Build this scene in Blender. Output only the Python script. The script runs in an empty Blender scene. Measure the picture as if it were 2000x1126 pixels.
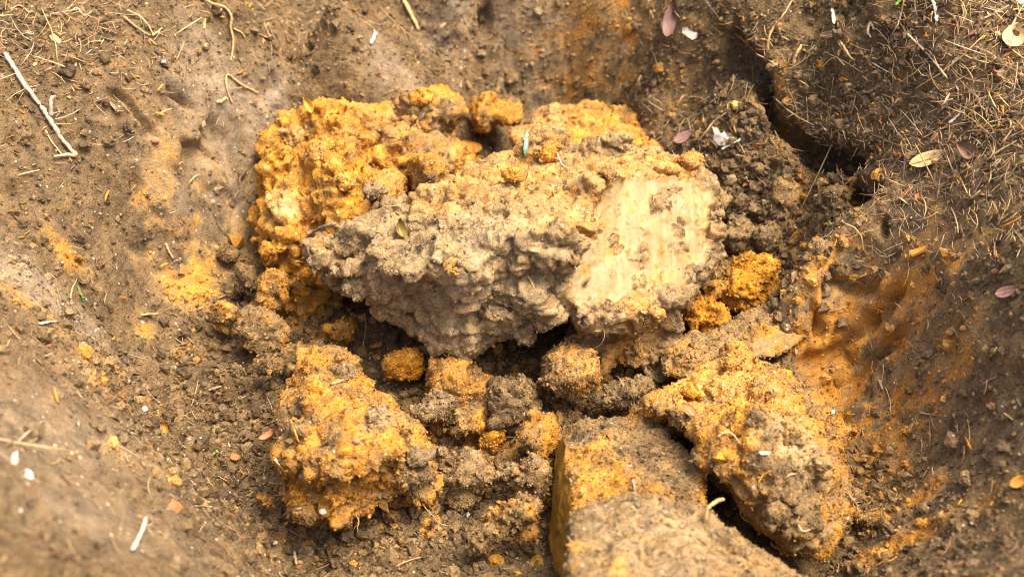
import bpy, bmesh, math, random
import numpy as np
from mathutils import Vector
R = math.radians
S = bpy.context.scene
COL = S.collection
# ------------------------------------------------------------------ camera, light, exposure
PITCH = R(42.0)
CAM = np.array([0.0, -0.86, 0.87])
LENS = 40.0
FPX = LENS / 36.0 * 2000.0
cam = bpy.data.cameras.new('camera')
cam.lens = LENS; cam.sensor_width = 36; cam.clip_start = 0.01; cam.clip_end = 400
cam.dof.use_dof = True; cam.dof.focus_distance = 1.13; cam.dof.aperture_fstop = 4.5
cam_o = bpy.data.objects.new('camera', cam); COL.objects.link(cam_o)
cam_o.location = CAM; cam_o.rotation_euler = (R(90) - PITCH, 0, 0)
S.camera = cam_o
SUN_EL, SUN_AZ = R(68), R(92)
w = bpy.data.worlds.new('World'); S.world = w; w.use_nodes = True
nt = w.node_tree
sky = nt.nodes.new('ShaderNodeTexSky'); sky.sky_type = 'NISHITA'; sky.sun_disc = False
sky.sun_elevation = SUN_EL; sky.sun_rotation = SUN_AZ
sky.air_density = 0.7; sky.dust_density = 6.0; sky.ozone_density = 0.6
bg = nt.nodes['Background']; bg.inputs[1].default_value = 0.15
nt.links.new(sky.outputs[0], bg.inputs[0])
sun = bpy.data.lights.new('sun', 'SUN'); sun.energy = 1.7; sun.angle = R(34); sun.color = (1.0, 0.93, 0.82)
sun_o = bpy.data.objects.new('sun', sun); COL.objects.link(sun_o)
sd = Vector((math.sin(SUN_AZ) * math.cos(SUN_EL), math.cos(SUN_AZ) * math.cos(SUN_EL), math.sin(SUN_EL)))
sun_o.rotation_euler = sd.to_track_quat('Z', 'Y').to_euler(); sun_o.location = sd * 6
S.view_settings.view_transform = 'Standard'; S.view_settings.look = 'None'
S.view_settings.gamma = 1; S.view_settings.exposure = 1.6
S.view_settings.use_white_balance = True
S.view_settings.white_balance_temperature = 7300
S.render.engine = 'CYCLES'; S.cycles.pixel_filter_type = 'BLACKMAN_HARRIS'; S.cycles.filter_width = 1.0

# ------------------------------------------------------------------ maths helpers
FWD = np.array([0, math.cos(PITCH), -math.sin(PITCH)]); UP = np.array([0, math.sin(PITCH), math.cos(PITCH)])
def ray(px, py):
    return FWD + (px - 1000) / FPX * np.array([1.0, 0, 0]) + (563 - py) / FPX * UP
def at_depth(px, py, d): return CAM + d * ray(px, py)
def at_z(px, py, z):
    r = ray(px, py); return CAM + (z - CAM[2]) / r[2] * r
def project(P):
    q = P - CAM; d = q @ FWD
    return 1000 + q[:, 0] / d * FPX, 563 - (q @ UP) / d * FPX, d

rs = np.random.RandomState(11)
TAB = rs.rand(64, 64, 64).astype(np.float32)
TABV = rs.rand(3, 64, 64, 64).astype(np.float32)
def vnoise(P):
    P = np.asarray(P, np.float32)
    i = np.floor(P).astype(np.int32); f = P - i
    u = f * f * f * (f * (f * 6 - 15) + 10)
    i &= 63; j = (i + 1) & 63
    x0, y0, z0 = i.T; x1, y1, z1 = j.T; ux, uy, uz = u.T
    a = TAB[x0, y0, z0] * (1 - ux) + TAB[x1, y0, z0] * ux
    b = TAB[x0, y1, z0] * (1 - ux) + TAB[x1, y1, z0] * ux
    c = TAB[x0, y0, z1] * (1 - ux) + TAB[x1, y0, z1] * ux
    d = TAB[x0, y1, z1] * (1 - ux) + TAB[x1, y1, z1] * ux
    a = a * (1 - uy) + b * uy; c = c * (1 - uy) + d * uy
    return (a * (1 - uz) + c * uz) * 2 - 1
ROT = np.array([[0.36, 0.48, -0.8], [-0.8, 0.6, 0.0], [0.48, 0.64, 0.6]], np.float32)
def fbm(P, scale, octv=4, gain=0.5, ridged=False):
    Q = np.asarray(P, np.float32) / scale + 7.3
    s = 0; a = 1.0; t = 0
    for _ in range(octv):
        n = vnoise(Q)
        if ridged: n = 1 - 2 * np.abs(n)
        s = s + a * n; t += a; a *= gain; Q = (Q @ ROT) * 2.03 + 3.1
    return s / t
def worley(P, scale, flat=False):
    """nearest and second nearest feature distance (cell units) and the nearest cell's random number"""
    Q = np.asarray(P, np.float32) / scale + 11.0
    i = np.floor(Q).astype(np.int32)
    f1 = np.full(len(Q), 9.0, np.float32); f2 = f1.copy(); idr = np.zeros(len(Q), np.float32)
    for dz in ((0,) if flat else (-1, 0, 1)):
        for dy in (-1, 0, 1):
            for dx in (-1, 0, 1):
                c = i + np.array([dx, dy, dz], np.int32); m = c & 63
                o = TABV[:, m[:, 0], m[:, 1], m[:, 2]]
                dd = (c[:, 0] + o[0] - Q[:, 0]) ** 2 + (c[:, 1] + o[1] - Q[:, 1]) ** 2
                if not flat: dd = dd + (c[:, 2] + o[2] - Q[:, 2]) ** 2
                near = dd < f1
                f2 = np.where(near, f1, np.minimum(f2, dd))
                idr = np.where(near, TAB[m[:, 0], m[:, 1], m[:, 2]], idr)
                f1 = np.where(near, dd, f1)
    return np.sqrt(f1), np.sqrt(f2), idr
def facets(P, scale, tilt=.8):
    """broken faces: every cell is a flat facet with its own tilt and level; (height in metres, crack distance, random number)"""
    Q = np.asarray(P, np.float32) / scale + 23.0
    i = np.floor(Q).astype(np.int32); n_ = len(Q)
    f1 = np.full(n_, 9.0, np.float32); f2 = f1.copy(); h = np.zeros(n_, np.float32); h2 = h.copy(); idr = h.copy()
    for dz in (-1, 0, 1):
        for dy in (-1, 0, 1):
            for dx in (-1, 0, 1):
                c = i + np.array([dx, dy, dz], np.int32); m = c & 63
                o = TABV[:, m[:, 0], m[:, 1], m[:, 2]]
                e = np.stack([Q[:, k] - c[:, k] - o[k] for k in range(3)])
                dd = (e ** 2).sum(0); near = dd < f1
                m2 = (m + 17) & 63; t = TABV[:, m2[:, 0], m2[:, 1], m2[:, 2]] * 2 - 1
                r_ = TAB[m[:, 0], m[:, 1], m[:, 2]]
                hh = (e * t).sum(0) * tilt + (r_ - .5) * .5
                second = ~near & (dd < f2)
                h2 = np.where(near, h, np.where(second, hh, h2)); h = np.where(near, hh, h); idr = np.where(near, r_, idr)
                f2 = np.where(near, f1, np.minimum(f2, dd)); f1 = np.where(near, dd, f1)
    e = np.sqrt(f2) - np.sqrt(f1)
    k = .5 * np.clip(1 - e / .14, 0, 1)
    return (h * (1 - k) + h2 * k) * scale, e, idr
def sstep(a, b, x):
    t = np.clip((x - a) / (b - a), 0, 1); return t * t * (3 - 2 * t)

# ------------------------------------------------------------------ object helpers
def tag(o, label=None, cat=None, group=None, kind=None):
    if label: o['label'] = label
    if cat: o['category'] = cat
    if group: o['group'] = group
    if kind: o['kind'] = kind
    return o
def mesh_obj(name, V, F, mat, parent=None, origin=None, soil=None, smooth=True):
    """V n x 3, F list/array of equal-size faces; soil n x 4 colour attribute"""
    V = np.asarray(V, np.float32); F = np.asarray(F, np.int32)
    if origin is None: origin = np.zeros(3)
    me = bpy.data.meshes.new(name)
    k = F.shape[1]
    me.vertices.add(len(V)); me.vertices.foreach_set('co', (V - np.asarray(origin, np.float32)).ravel())
    me.loops.add(F.size); me.loops.foreach_set('vertex_index', F.ravel())
    me.polygons.add(len(F))
    me.polygons.foreach_set('loop_start', np.arange(0, F.size, k, dtype=np.int32))
    me.polygons.foreach_set('loop_total', np.full(len(F), k, np.int32))
    me.polygons.foreach_set('use_smooth', np.full(len(F), smooth, bool))
    if soil is not None:
        a = me.attributes.new('soil', 'FLOAT_COLOR', 'POINT')
        a.data.foreach_set('color', np.asarray(soil, np.float32).ravel())
    me.update(calc_edges=True)
    me.materials.append(mat)
    o = bpy.data.objects.new(name, me); COL.objects.link(o)
    if parent is not None:
        o.parent = parent
        o.location = Vector([float(v) for v in origin]) - parent.location
    else: o.location = [float(v) for v in origin]
    return o

# ------------------------------------------------------------------ materials
def N(nt, t, **kw):
    n = nt.nodes.new(t)
    for k, v in kw.items(): setattr(n, k, v)
    return n
def mth(nt, op, a, b=None, clamp=False):
    n = N(nt, 'ShaderNodeMath', operation=op); n.use_clamp = clamp
    for i, v in enumerate((a, b)):
        if v is None: continue
        if isinstance(v, (int, float)): n.inputs[i].default_value = v
        else: nt.links.new(v, n.inputs[i])
    return n.outputs[0]
def mixc(nt, fac, a, b, mode='MIX'):
    n = N(nt, 'ShaderNodeMix', data_type='RGBA', blend_type=mode)
    for s, v in ((0, fac), (6, a), (7, b)):
        if isinstance(v, (int, float)): n.inputs[s].default_value = v
        elif isinstance(v, tuple): n.inputs[s].default_value = (*v, 1)
        else: nt.links.new(v, n.inputs[s])
    return n.outputs[2]
def noise(nt, vec, scale, detail=4, rough=0.6, dist=0.0):
    n = N(nt, 'ShaderNodeTexNoise'); n.inputs['Scale'].default_value = scale
    n.inputs['Detail'].default_value = detail; n.inputs['Roughness'].default_value = rough
    n.inputs['Distortion'].default_value = dist
    nt.links.new(vec, n.inputs['Vector']); return n.outputs['Fac']
def earth_material(name, bump=1.0):
    m = bpy.data.materials.new(name); m.use_nodes = True; nt = m.node_tree
    b = nt.nodes['Principled BSDF']
    tc = N(nt, 'ShaderNodeTexCoord'); vec = tc.outputs['Object']
    at = N(nt, 'ShaderNodeAttribute', attribute_name='soil')
    sp = N(nt, 'ShaderNodeSeparateColor'); nt.links.new(at.outputs['Color'], sp.inputs[0])
    clay, slick, pale, rnd = sp.outputs[0], sp.outputs[1], sp.outputs[2], at.outputs['Alpha']
    n1 = noise(nt, vec, 28, 6, 0.65, 0.4); n2 = noise(nt, vec, 150, 5, 0.65); n3 = noise(nt, vec, 620, 3, 0.6)
    c = mth(nt, 'ADD', clay, mth(nt, 'MULTIPLY', mth(nt, 'SUBTRACT', n1, 0.5), 0.85))
    c = mth(nt, 'ADD', c, mth(nt, 'MULTIPLY', mth(nt, 'SUBTRACT', n2, 0.5), 0.75))
    c = mth(nt, 'ADD', c, mth(nt, 'MULTIPLY', mth(nt, 'SUBTRACT', n3, 0.5), 0.35), True)
    rp = N(nt, 'ShaderNodeValToRGB'); nt.links.new(c, rp.inputs[0])
    e = rp.color_ramp.elements
    stops = [(0.0, (.056, .035, .016)), (.25, (.148, .092, .041)), (.42, (.23, .140, .055)),
             (.60, (.46, .185, .014)), (.80, (.60, .27, .026)), (1.0, (.70, .43, .14))]
    e[0].position = 0; e[0].color = (*stops[0][1], 1); e[1].position = 1; e[1].color = (*stops[-1][1], 1)
    for p, col in stops[1:-1]:
        q = e.new(p); q.color = (*col, 1)
    n4 = noise(nt, vec, 75, 6, 0.72, 0.6)
    n6 = mth(nt, 'MULTIPLY', mth(nt, 'SUBTRACT', n4, 0.40), 4.5, True)
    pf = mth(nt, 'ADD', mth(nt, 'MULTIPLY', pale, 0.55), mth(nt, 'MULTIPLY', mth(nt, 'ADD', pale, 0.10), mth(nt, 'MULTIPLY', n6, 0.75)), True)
    spc = mixc(nt, mth(nt, 'MULTIPLY', slick, 1.2, True), (.31, .237, .158), (.25, .205, .165))  # smooth smears go grey-lilac: their sheen is put into the colour
    pcol = mixc(nt, clay, spc, (.58, .42, .20))  # cream flecks put the clay's pale highlights into the colour
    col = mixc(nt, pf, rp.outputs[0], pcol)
    n7 = noise(nt, vec, 46, 5, 0.7, 0.5)                   # topsoil worked into the clay
    col = mixc(nt, mth(nt, 'MULTIPLY', mth(nt, 'SUBTRACT', n7, 0.49), 4.0, True), col, mixc(nt, n3, (.15, .095, .045), (.31, .20, .095)))
    g = mth(nt, 'ADD', mth(nt, 'MULTIPLY', n3, 1.5), 0.22)
    g = mth(nt, 'MULTIPLY', g, mth(nt, 'ADD', mth(nt, 'MULTIPLY', rnd, 0.7), 0.65))
    gc = N(nt, 'ShaderNodeCombineColor')
    for i in range(3): nt.links.new(g, gc.inputs[i])
    col = mixc(nt, 1.0, col, gc.outputs[0], 'MULTIPLY')
    # tiny mineral specks
    vo = N(nt, 'ShaderNodeTexVoronoi'); vo.inputs['Scale'].default_value = 210; nt.links.new(vec, vo.inputs['Vector'])
    vs = N(nt, 'ShaderNodeSeparateColor'); nt.links.new(vo.outputs['Color'], vs.inputs[0])
    near = mth(nt, 'LESS_THAN', vo.outputs['Distance'], 0.30)
    wsp = mth(nt, 'MULTIPLY', near, mth(nt, 'GREATER_THAN', vs.outputs[0], 0.955))
    rsp = mth(nt, 'MULTIPLY', near, mth(nt, 'LESS_THAN', vs.outputs[0], 0.035))
    col = mixc(nt, mth(nt, 'MULTIPLY', wsp, 0.7), col, (.55, .47, .36))
    col = mixc(nt, mth(nt, 'MULTIPLY', rsp, 0.8), col, (.33, .10, .03))
    nt.links.new(col, b.inputs['Base Color'])
    rg = mth(nt, 'SUBTRACT', 0.93, mth(nt, 'MULTIPLY', slick, mth(nt, 'ADD', mth(nt, 'MULTIPLY', n2, 0.3), 0.32)))
    nt.links.new(rg, b.inputs['Roughness'])
    nt.links.new(mth(nt, 'ADD', 0.10, mth(nt, 'MULTIPLY', slick, mth(nt, 'ADD', mth(nt, 'MULTIPLY', pale, 0.7), 0.10))), b.inputs['Specular IOR Level'])
    h = mth(nt, 'ADD', mth(nt, 'MULTIPLY', n2, 1.0), mth(nt, 'MULTIPLY', n3, 0.45))
    bp = N(nt, 'ShaderNodeBump'); bp.inputs['Distance'].default_value = 0.004 * bump
    nt.links.new(mth(nt, 'SUBTRACT', 1.0, mth(nt, 'MULTIPLY', slick, 0.6)), bp.inputs['Strength'])
    nt.links.new(h, bp.inputs['Height']); nt.links.new(bp.outputs[0], b.inputs['Normal'])
    return m
EARTH = earth_material('crumbly earth')
def smear_material(name, cols, sc=(300, 14, 14), rough=0.42, pitc=(.26, .13, .03), spec=.3, edgec=(.50, .30, .10)):
    """spade-polished clay: streaks that run along the cut"""
    m = bpy.data.materials.new(name); m.use_nodes = True; nt = m.node_tree
    b = nt.nodes['Principled BSDF']; tc = N(nt, 'ShaderNodeTexCoord')
    mp = N(nt, 'ShaderNodeMapping'); mp.inputs['Scale'].default_value = sc
    nt.links.new(tc.outputs['Object'], mp.inputs[0])
    s = noise(nt, mp.outputs[0], 1.0, 5, 0.65); n1 = noise(nt, tc.outputs['Object'], 34, 5, 0.6); n2 = noise(nt, tc.outputs['Object'], 230, 4, 0.6)
    f = mth(nt, 'ADD', mth(nt, 'MULTIPLY', s, 0.42), mth(nt, 'MULTIPLY', n1, 0.80))
    f = mth(nt, 'ADD', mth(nt, 'SUBTRACT', f, 0.12), mth(nt, 'MULTIPLY', mth(nt, 'SUBTRACT', n2, 0.5), 0.40))
    rp = N(nt, 'ShaderNodeValToRGB'); nt.links.new(f, rp.inputs[0]); e = rp.color_ramp.elements
    e[0].position = .28; e[0].color = (*cols[0], 1); e[1].position = .68; e[1].color = (*cols[-1], 1)
    for i, c in enumerate(cols[1:-1]):
        q = e.new(.28 + .4 * (i + 1) / (len(cols) - 1)); q.color = (*c, 1)
    # pits torn out of the polished skin, earth coloured
    n5 = noise(nt, tc.outputs['Object'], 75, 5, 0.62, 0.3)
    pit = mth(nt, 'MULTIPLY', mth(nt, 'SUBTRACT', n5, 0.60), 9.0, True)
    at = N(nt, 'ShaderNodeAttribute', attribute_name='soil')
    sp = N(nt, 'ShaderNodeSeparateColor'); nt.links.new(at.outputs['Color'], sp.inputs[0])
    skin = mth(nt, 'ADD', sp.outputs[1], mth(nt, 'MULTIPLY', mth(nt, 'SUBTRACT', n5, 0.5), 0.9))
    pit = mth(nt, 'MAXIMUM', pit, mth(nt, 'MULTIPLY', mth(nt, 'SUBTRACT', 0.70, skin), 4.0, True))
    col = mixc(nt, pit, rp.outputs[0], mixc(nt, n2, pitc, edgec))
    nt.links.new(col, b.inputs['Base Color'])
    nt.links.new(mth(nt, 'ADD', rough, mth(nt, 'MULTIPLY', pit, 0.45)), b.inputs['Roughness'])
    b.inputs['Specular IOR Level'].default_value = spec
    h = mth(nt, 'ADD', mth(nt, 'MULTIPLY', s, 0.6), mth(nt, 'SUBTRACT', mth(nt, 'MULTIPLY', n2, 0.5), mth(nt, 'MULTIPLY', pit, 0.8)))
    bp = N(nt, 'ShaderNodeBump'); bp.inputs['Distance'].default_value = 0.0022; bp.inputs['Strength'].default_value = 0.7
    nt.links.new(h, bp.inputs['Height']); nt.links.new(bp.outputs[0], b.inputs['Normal'])
    return m
def plant_material(name, c1, c2, rough=0.75, scale=120, stretch=None, trans=0.0):
    m = bpy.data.materials.new(name); m.use_nodes = True; nt = m.node_tree
    b = nt.nodes['Principled BSDF']; tc = N(nt, 'ShaderNodeTexCoord'); oi = N(nt, 'ShaderNodeObjectInfo')
    n = noise(nt, tc.outputs['Object'], scale, 5, 0.65)
    f = mth(nt, 'MULTIPLY', mth(nt, 'SUBTRACT', n, 0.28), 2.1, True)
    col = mixc(nt, f, c1, c2)
    v = mth(nt, 'ADD', 0.85, mth(nt, 'MULTIPLY', oi.outputs['Random'], 0.3))
    gc = N(nt, 'ShaderNodeCombineColor')
    for i in range(3): nt.links.new(v, gc.inputs[i])
    nt.links.new(mixc(nt, 1.0, col, gc.outputs[0], 'MULTIPLY'), b.inputs['Base Color'])
    b.inputs['Roughness'].default_value = rough; b.inputs['Specular IOR Level'].default_value = 0.3
    bp = N(nt, 'ShaderNodeBump'); bp.inputs['Distance'].default_value = 0.0006; nt.links.new(n, bp.inputs['Height'])
    nt.links.new(bp.outputs[0], b.inputs['Normal'])
    return m
M = {
    'straw': plant_material('dry straw', (.36, .235, .10), (.60, .43, .21)),
    'pale': plant_material('pale dry stem', (.27, .20, .12), (.48, .39, .28)),
    'bleached': plant_material('peeled stick', (.29, .22, .15), (.52, .43, .33)),
    'root': plant_material('root bark', (.30, .18, .08), (.52, .34, .16)),
    'white': plant_material('white flake', (.42, .39, .32), (.64, .61, .54), 0.7),
    'brownleaf': plant_material('dead brown leaf', (.17, .09, .055), (.30, .17, .11), 0.6, 60),
    'purpleleaf': plant_material('dead purplish leaf', (.16, .085, .08), (.30, .17, .15), 0.55, 60),
    'tanleaf': plant_material('dry tan leaf', (.46, .30, .13), (.66, .48, .25), 0.6, 60),
    'redleaf': plant_material('russet leaf', (.30, .10, .035), (.47, .20, .09), 0.6, 90),
    'oliveleaf': plant_material('curled olive leaf', (.13, .10, .02), (.36, .25, .07), 0.4, 70),
    'orange': plant_material('orange wood chip', (.50, .19, .02), (.68, .33, .05), 0.6, 90),
    'green': plant_material('green grass', (.10, .25, .025), (.24, .42, .06), 0.5, 60),
    'dkgreen': plant_material('dark green grass', (.03, .12, .02), (.08, .22, .04), 0.5, 60),
    'teal': plant_material('blue green blade', (.10, .26, .18), (.20, .42, .31), 0.5, 90),
    'mint': plant_material('pale grey green blade', (.45, .52, .38), (.66, .70, .56), 0.6, 90),
    'yellowleaf': plant_material('yellow leaf', (.62, .33, .03), (.80, .50, .08), 0.6, 60),
    'brick': plant_material('reddish stone', (.30, .12, .06), (.50, .25, .15), 0.8, 120),
    'greystone': plant_material('pale grey stone', (.38, .34, .29), (.60, .56, .50), 0.8, 120),
    'darktwig': plant_material('dark grey twig', (.16, .12, .10), (.34, .28, .24), 0.8, 160),
}

# ------------------------------------------------------------------ terrain: one height field from spot heights
spots = []      # world x, y, z
def spot(px, py, z): p = at_z(px, py, z); spots.append((p[0], p[1], z))
def step(px, py, z, dx, dy, z2):
    p = at_z(px, py, z); spots.append((p[0], p[1], z)); spots.append((p[0] + dx, p[1] + dy, z2))
for s in [(350, 590, .015), (300, 520, .05), (240, 470, .09), (120, 400, .16), (0, 330, .20), (0, 200, .235), (0, 60, .26), (150, 0, .265), (330, 0, .25),
          (250, 150, .215), (170, 260, .19), (330, 130, .20), (380, 210, .165), (330, 290, .145), (300, 380, .115), (400, 400, .065), (430, 470, .03),
          (450, 320, .08), (480, 100, .17), (500, 220, .11), (470, 0, .22), (600, 170, .075), (600, 60, .155), (650, 0, .20), (720, 120, .075), (780, 30, .15),
          (850, 130, .06), (900, 40, .13), (1000, 150, .04), (1000, 70, .10), (1000, 0, .15), (1130, 150, .05), (1150, 60, .115), (1150, 0, .16),
          (1260, 200, .06), (1280, 100, .13), (1300, 0, .21), (1380, 250, .07), (1400, 170, .14), (1420, 70, .19), (1500, 0, .235),
          (1450, 320, .10), (1480, 240, .135), (1530, 350, .105), (1600, 340, .12), (1450, 450, .025), (1540, 470, .02), (1430, 560, .01), (1480, 620, .015),
          (1530, 150, .175), (1640, 80, .225), (1590, 230, .145), (1700, 300, .155), (1650, 190, .18), (1740, 240, .20), (1700, 0, .29), (1850, 60, .30), (2000, 60, .31), (1830, 200, .245), (2000, 200, .28),
          (1780, 330, .19), (1900, 350, .225), (2000, 400, .25), (1720, 410, .155), (1800, 440, .165), (1880, 480, .195),
          (1660, 520, .10), (1720, 560, .105), (1780, 560, .13), (1880, 620, .165), (2000, 640, .22), (1640, 640, .04), (1720, 690, .05), (1800, 740, .085), (1900, 800, .13), (2000, 850, .17),
          (1640, 760, .01), (1700, 850, .02), (1760, 930, .035), (1870, 950, .09), (2000, 980, .16), (1700, 1010, .03), (1760, 1090, .06), (1900, 1090, .14), (2000, 1126, .21), (1620, 1126, .0),
          (0, 470, .185), (60, 520, .165), (130, 560, .12), (60, 590, .165), (0, 620, .20), (0, 760, .235), (90, 760, .20), (0, 900, .27), (130, 880, .20), (220, 960, .185),
          (0, 1060, .31), (150, 1080, .265), (280, 1100, .215), (380, 1115, .17), (230, 850, .15),
          (190, 600, .075), (230, 660, .04), (270, 740, .02), (330, 830, .005), (420, 900, .0), (480, 980, .0), (530, 1070, .0), (600, 1126, .0),
          (420, 640, .005), (450, 760, .0), (600, 620, .0), (600, 900, .0), (750, 1060, .0), (900, 1080, .0), (1050, 1080, .0), (1000, 900, .0), (900, 700, .0),
          (1200, 700, .0), (700, 400, .0), (1000, 400, .0), (1200, 450, .0), (1350, 600, .0), (1400, 900, .0), (1300, 1000, .0), (1500, 1050, 0), (1200, 1100, .0)]:
    spot(*s)
for s in [(100, 640, .165, .045, .02, .06), (165, 750, .15, .05, .025, .025), (250, 850, .14, .05, .03, .01), (330, 930, .125, .05, .035, .0),
          (400, 1020, .11, .05, .04, .0), (450, 1100, .09, .05, .04, .0),
          (1690, 392, .155, -.03, .04, .06), (1640, 450, .135, -.03, .035, .02), (1592, 510, .11, -.03, .035, .0), (1562, 562, .08, -.03, .035, .0)]:
    step(*s)
for a in range(0, 360, 12):
    x, y = 1.5 * math.cos(R(a)), 0.15 + 1.5 * math.sin(R(a))
    spots.append((x, y, .30))
for x, y in [(-.45, -.45), (-.3, -.6), (0, -.6), (.3, -.6), (.5, -.45), (-.7, -.2), (.75, -.1), (0, -.5), (-.15, -.45)]:
    spots.append((x, y, .28 if abs(x) > .2 else .2))
spots.append((0.05, -.36, 0.06)); spots.append((.25, -.36, 0.08))
SP = np.array(spots); CC = 0.022
def phi(d2): return np.sqrt(d2 + CC * CC)
A = phi(((SP[:, None, :2] - SP[None, :, :2]) ** 2).sum(-1)); n = len(SP)
K = np.zeros((n + 1, n + 1)); K[:n, :n] = A - np.eye(n) * 0.004; K[:n, n] = 1; K[n, :n] = 1
W = np.linalg.solve(K, np.append(SP[:, 2], 0))
def height(x, y):
    x = np.asarray(x, np.float32).ravel(); y = np.asarray(y, np.float32).ravel(); out = np.full(len(x), W[n], np.float32)
    for k in range(n): out += np.float32(W[k]) * phi((x - np.float32(SP[k, 0])) ** 2 + (y - np.float32(SP[k, 1])) ** 2)
    far = sstep(1.2, 1.7, np.hypot(x, y - .15))
    return out * (1 - far) + .30 * far
def on_base(px, py):
    r = ray(px, py); t = np.linspace(.5, 2.6, 700); P = CAM + t[:, None] * r
    k = np.argmax(P[:, 2] < height(P[:, 0], P[:, 1])); return P[k]
def pl_dist(x, y, pts):
    """distance to a polyline in plan and the position along it 0..1"""
    best = np.full(len(x), 9.0, np.float32); al = np.zeros(len(x), np.float32); side = np.zeros(len(x), np.float32); m = len(pts) - 1
    for i in range(m):
        a, b = pts[i][:2], pts[i + 1][:2]; ab = b - a; L = ab @ ab
        t = np.clip(((x - a[0]) * ab[0] + (y - a[1]) * ab[1]) / L, 0, 1)
        dx, dy = x - (a[0] + t * ab[0]), y - (a[1] + t * ab[1]); d = np.hypot(dx, dy); k = d < best
        best[k] = d[k]; al[k] = ((i + t) / m)[k]; side[k] = np.sign(ab[0] * dy - ab[1] * dx)[k]
    return best, al, side
def axis(lo, hi, stp, far):
    c = np.arange(lo, hi, stp); out = []; d = stp; v = hi
    while v < far: out.append(v); d *= 1.22; v += d
    left = []; d = stp; v = lo
    while v > -far: d *= 1.22; v -= d; left.append(v)
    return np.array(left[::-1] + list(c) + out)
GX = axis(-.78, .80, .0025, 5.0); GY = axis(-.50, .98, .0025, 5.0)
X, Y = np.meshgrid(GX, GY); nx, ny = len(GX), len(GY)
x, y = X.ravel().astype(np.float32), Y.ravel().astype(np.float32)
z = height(x, y)
# large wobble of the plan so that edges are not ruler straight
P2 = np.stack([x, y, np.zeros_like(x)], 1)
crack = np.zeros_like(z); bulge = np.zeros_like(z)
for pts, wd, dp in [([(1425, 100), (1478, 142), (1499, 185), (1520, 242), (1563, 284), (1620, 309), (1680, 330)], .009, .065),
                    ([(1700, 376), (1660, 392), (1620, 385)], .012, .045),
                    ([(330, 165), (338, 192), (359, 210), (380, 220)], .0042, .02), ([(213, 193), (245, 203), (270, 231), (295, 262), (310, 272)], .0032, .012),
                    ([(421, 250), (410, 268), (398, 290)], .004, .014), ([(430, 314), (410, 318), (391, 318), (372, 330), (334, 336)], .004, .012),
                    ([(272, 345), (266, 378), (268, 392)], .003, .012), ([(306, 412), (310, 428), (312, 446)], .008, .008),
                    ([(1688, 622), (1694, 632), (1702, 645)], .004, .03), ([(1722, 436), (1731, 457)], .0035, .02),
                    ([(1716, 606), (1730, 598), (1742, 604)], .009, .022), ([(1586, 625), (1595, 640)], .007, .03), ([(1545, 712), (1600, 692), (1650, 668), (1705, 628)], .006, .016), ([(1600, 590), (1650, 560), (1720, 548)], .004, .01), ([(1650, 745), (1720, 690), (1770, 640)], .005, .012),
                    ([(940, 10), (948, 40), (955, 72)], .009, .02), ([(40, 690), (70, 690)], .02, .02), ([(20, 985), (100, 1000)], .02, .02)]:
    W3 = [on_base(*p) for p in pts]
    wob = fbm(P2, .03, 3) * .006
    d, al, sd_ = pl_dist(x + wob, y - wob, W3)
    taper = np.clip(np.minimum(al, 1 - al) * 5 + .35, 0, 1)
    wv = wd * (.75 + .5 * (fbm(P2, .02, 2) * .5 + .5))
    if dp == .065: bulge = .014 * (sd_ > 0) * np.exp(-(d / .07) ** 2) * taper * sstep(.004, .016, d)
    crack = np.maximum(crack, dp * taper * np.exp(-(d / wv) ** 4))
def field(blobs, base):
    v = np.full(len(x), base, np.float32)
    for px, py, rx, ry, val in blobs:      # rx, ry in photograph pixels, turned into metres on the ground
        c = on_base(px, py); dep = (c - CAM) @ FWD
        ax, ay = rx * dep / FPX, ry * dep / FPX * 1.25
        g = np.exp(-(((x - c[0]) / ax) ** 2 + ((y - c[1]) / ay) ** 2) ** 1.3)
        v = v * (1 - g) + val * g
    return v
warp = np.stack([fbm(P2 + 5, .09, 4), fbm(P2 + 9, .09, 4)], 1) * .022
xs, ys = x, y
x, y = x + warp[:, 0], y + warp[:, 1]
clay = field([(420, 420, 80, 70, .42), (390, 540, 70, 60, .66), (130, 495, 45, 25, .52), (60, 600, 60, 30, .6), (200, 740, 50, 90, .45), (260, 880, 60, 60, .48), (170, 690, 40, 50, .5),
              (330, 330, 50, 40, .42), (320, 430, 35, 60, .48), (350, 690, 30, 30, .55), (260, 640, 25, 40, .5),
              (1150, 60, 180, 80, .45), (1200, 130, 80, 60, .50), (1350, 130, 60, 60, .40), (1540, 220, 50, 80, .48),
              (1650, 560, 110, 90, .60), (1620, 650, 110, 70, .62), (1700, 680, 90, 60, .60), (1650, 740, 70, 70, .64), (1700, 850, 60, 90, .56), (1720, 480, 70, 60, .50), (1760, 420, 70, 50, .34),
              (1820, 560, 50, 40, .46), (1780, 600, 50, 40, .56), (1850, 720, 90, 60, .48), (1770, 780, 80, 80, .54), (1700, 930, 60, 60, .5), (1780, 980, 90, 40, .58), (1900, 1000, 90, 40, .46), (1740, 1080, 90, 30, .62), (1600, 450, 60, 60, .36), (550, 850, 200, 200, .24), (700, 1070, 250, 60, .22),
              (1570, 370, 30, 30, .5), (620, 660, 60, 40, .5), (1430, 560, 60, 60, .6), (900, 800, 120, 100, .5), (970, 860, 60, 50, .62)], .11)
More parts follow.
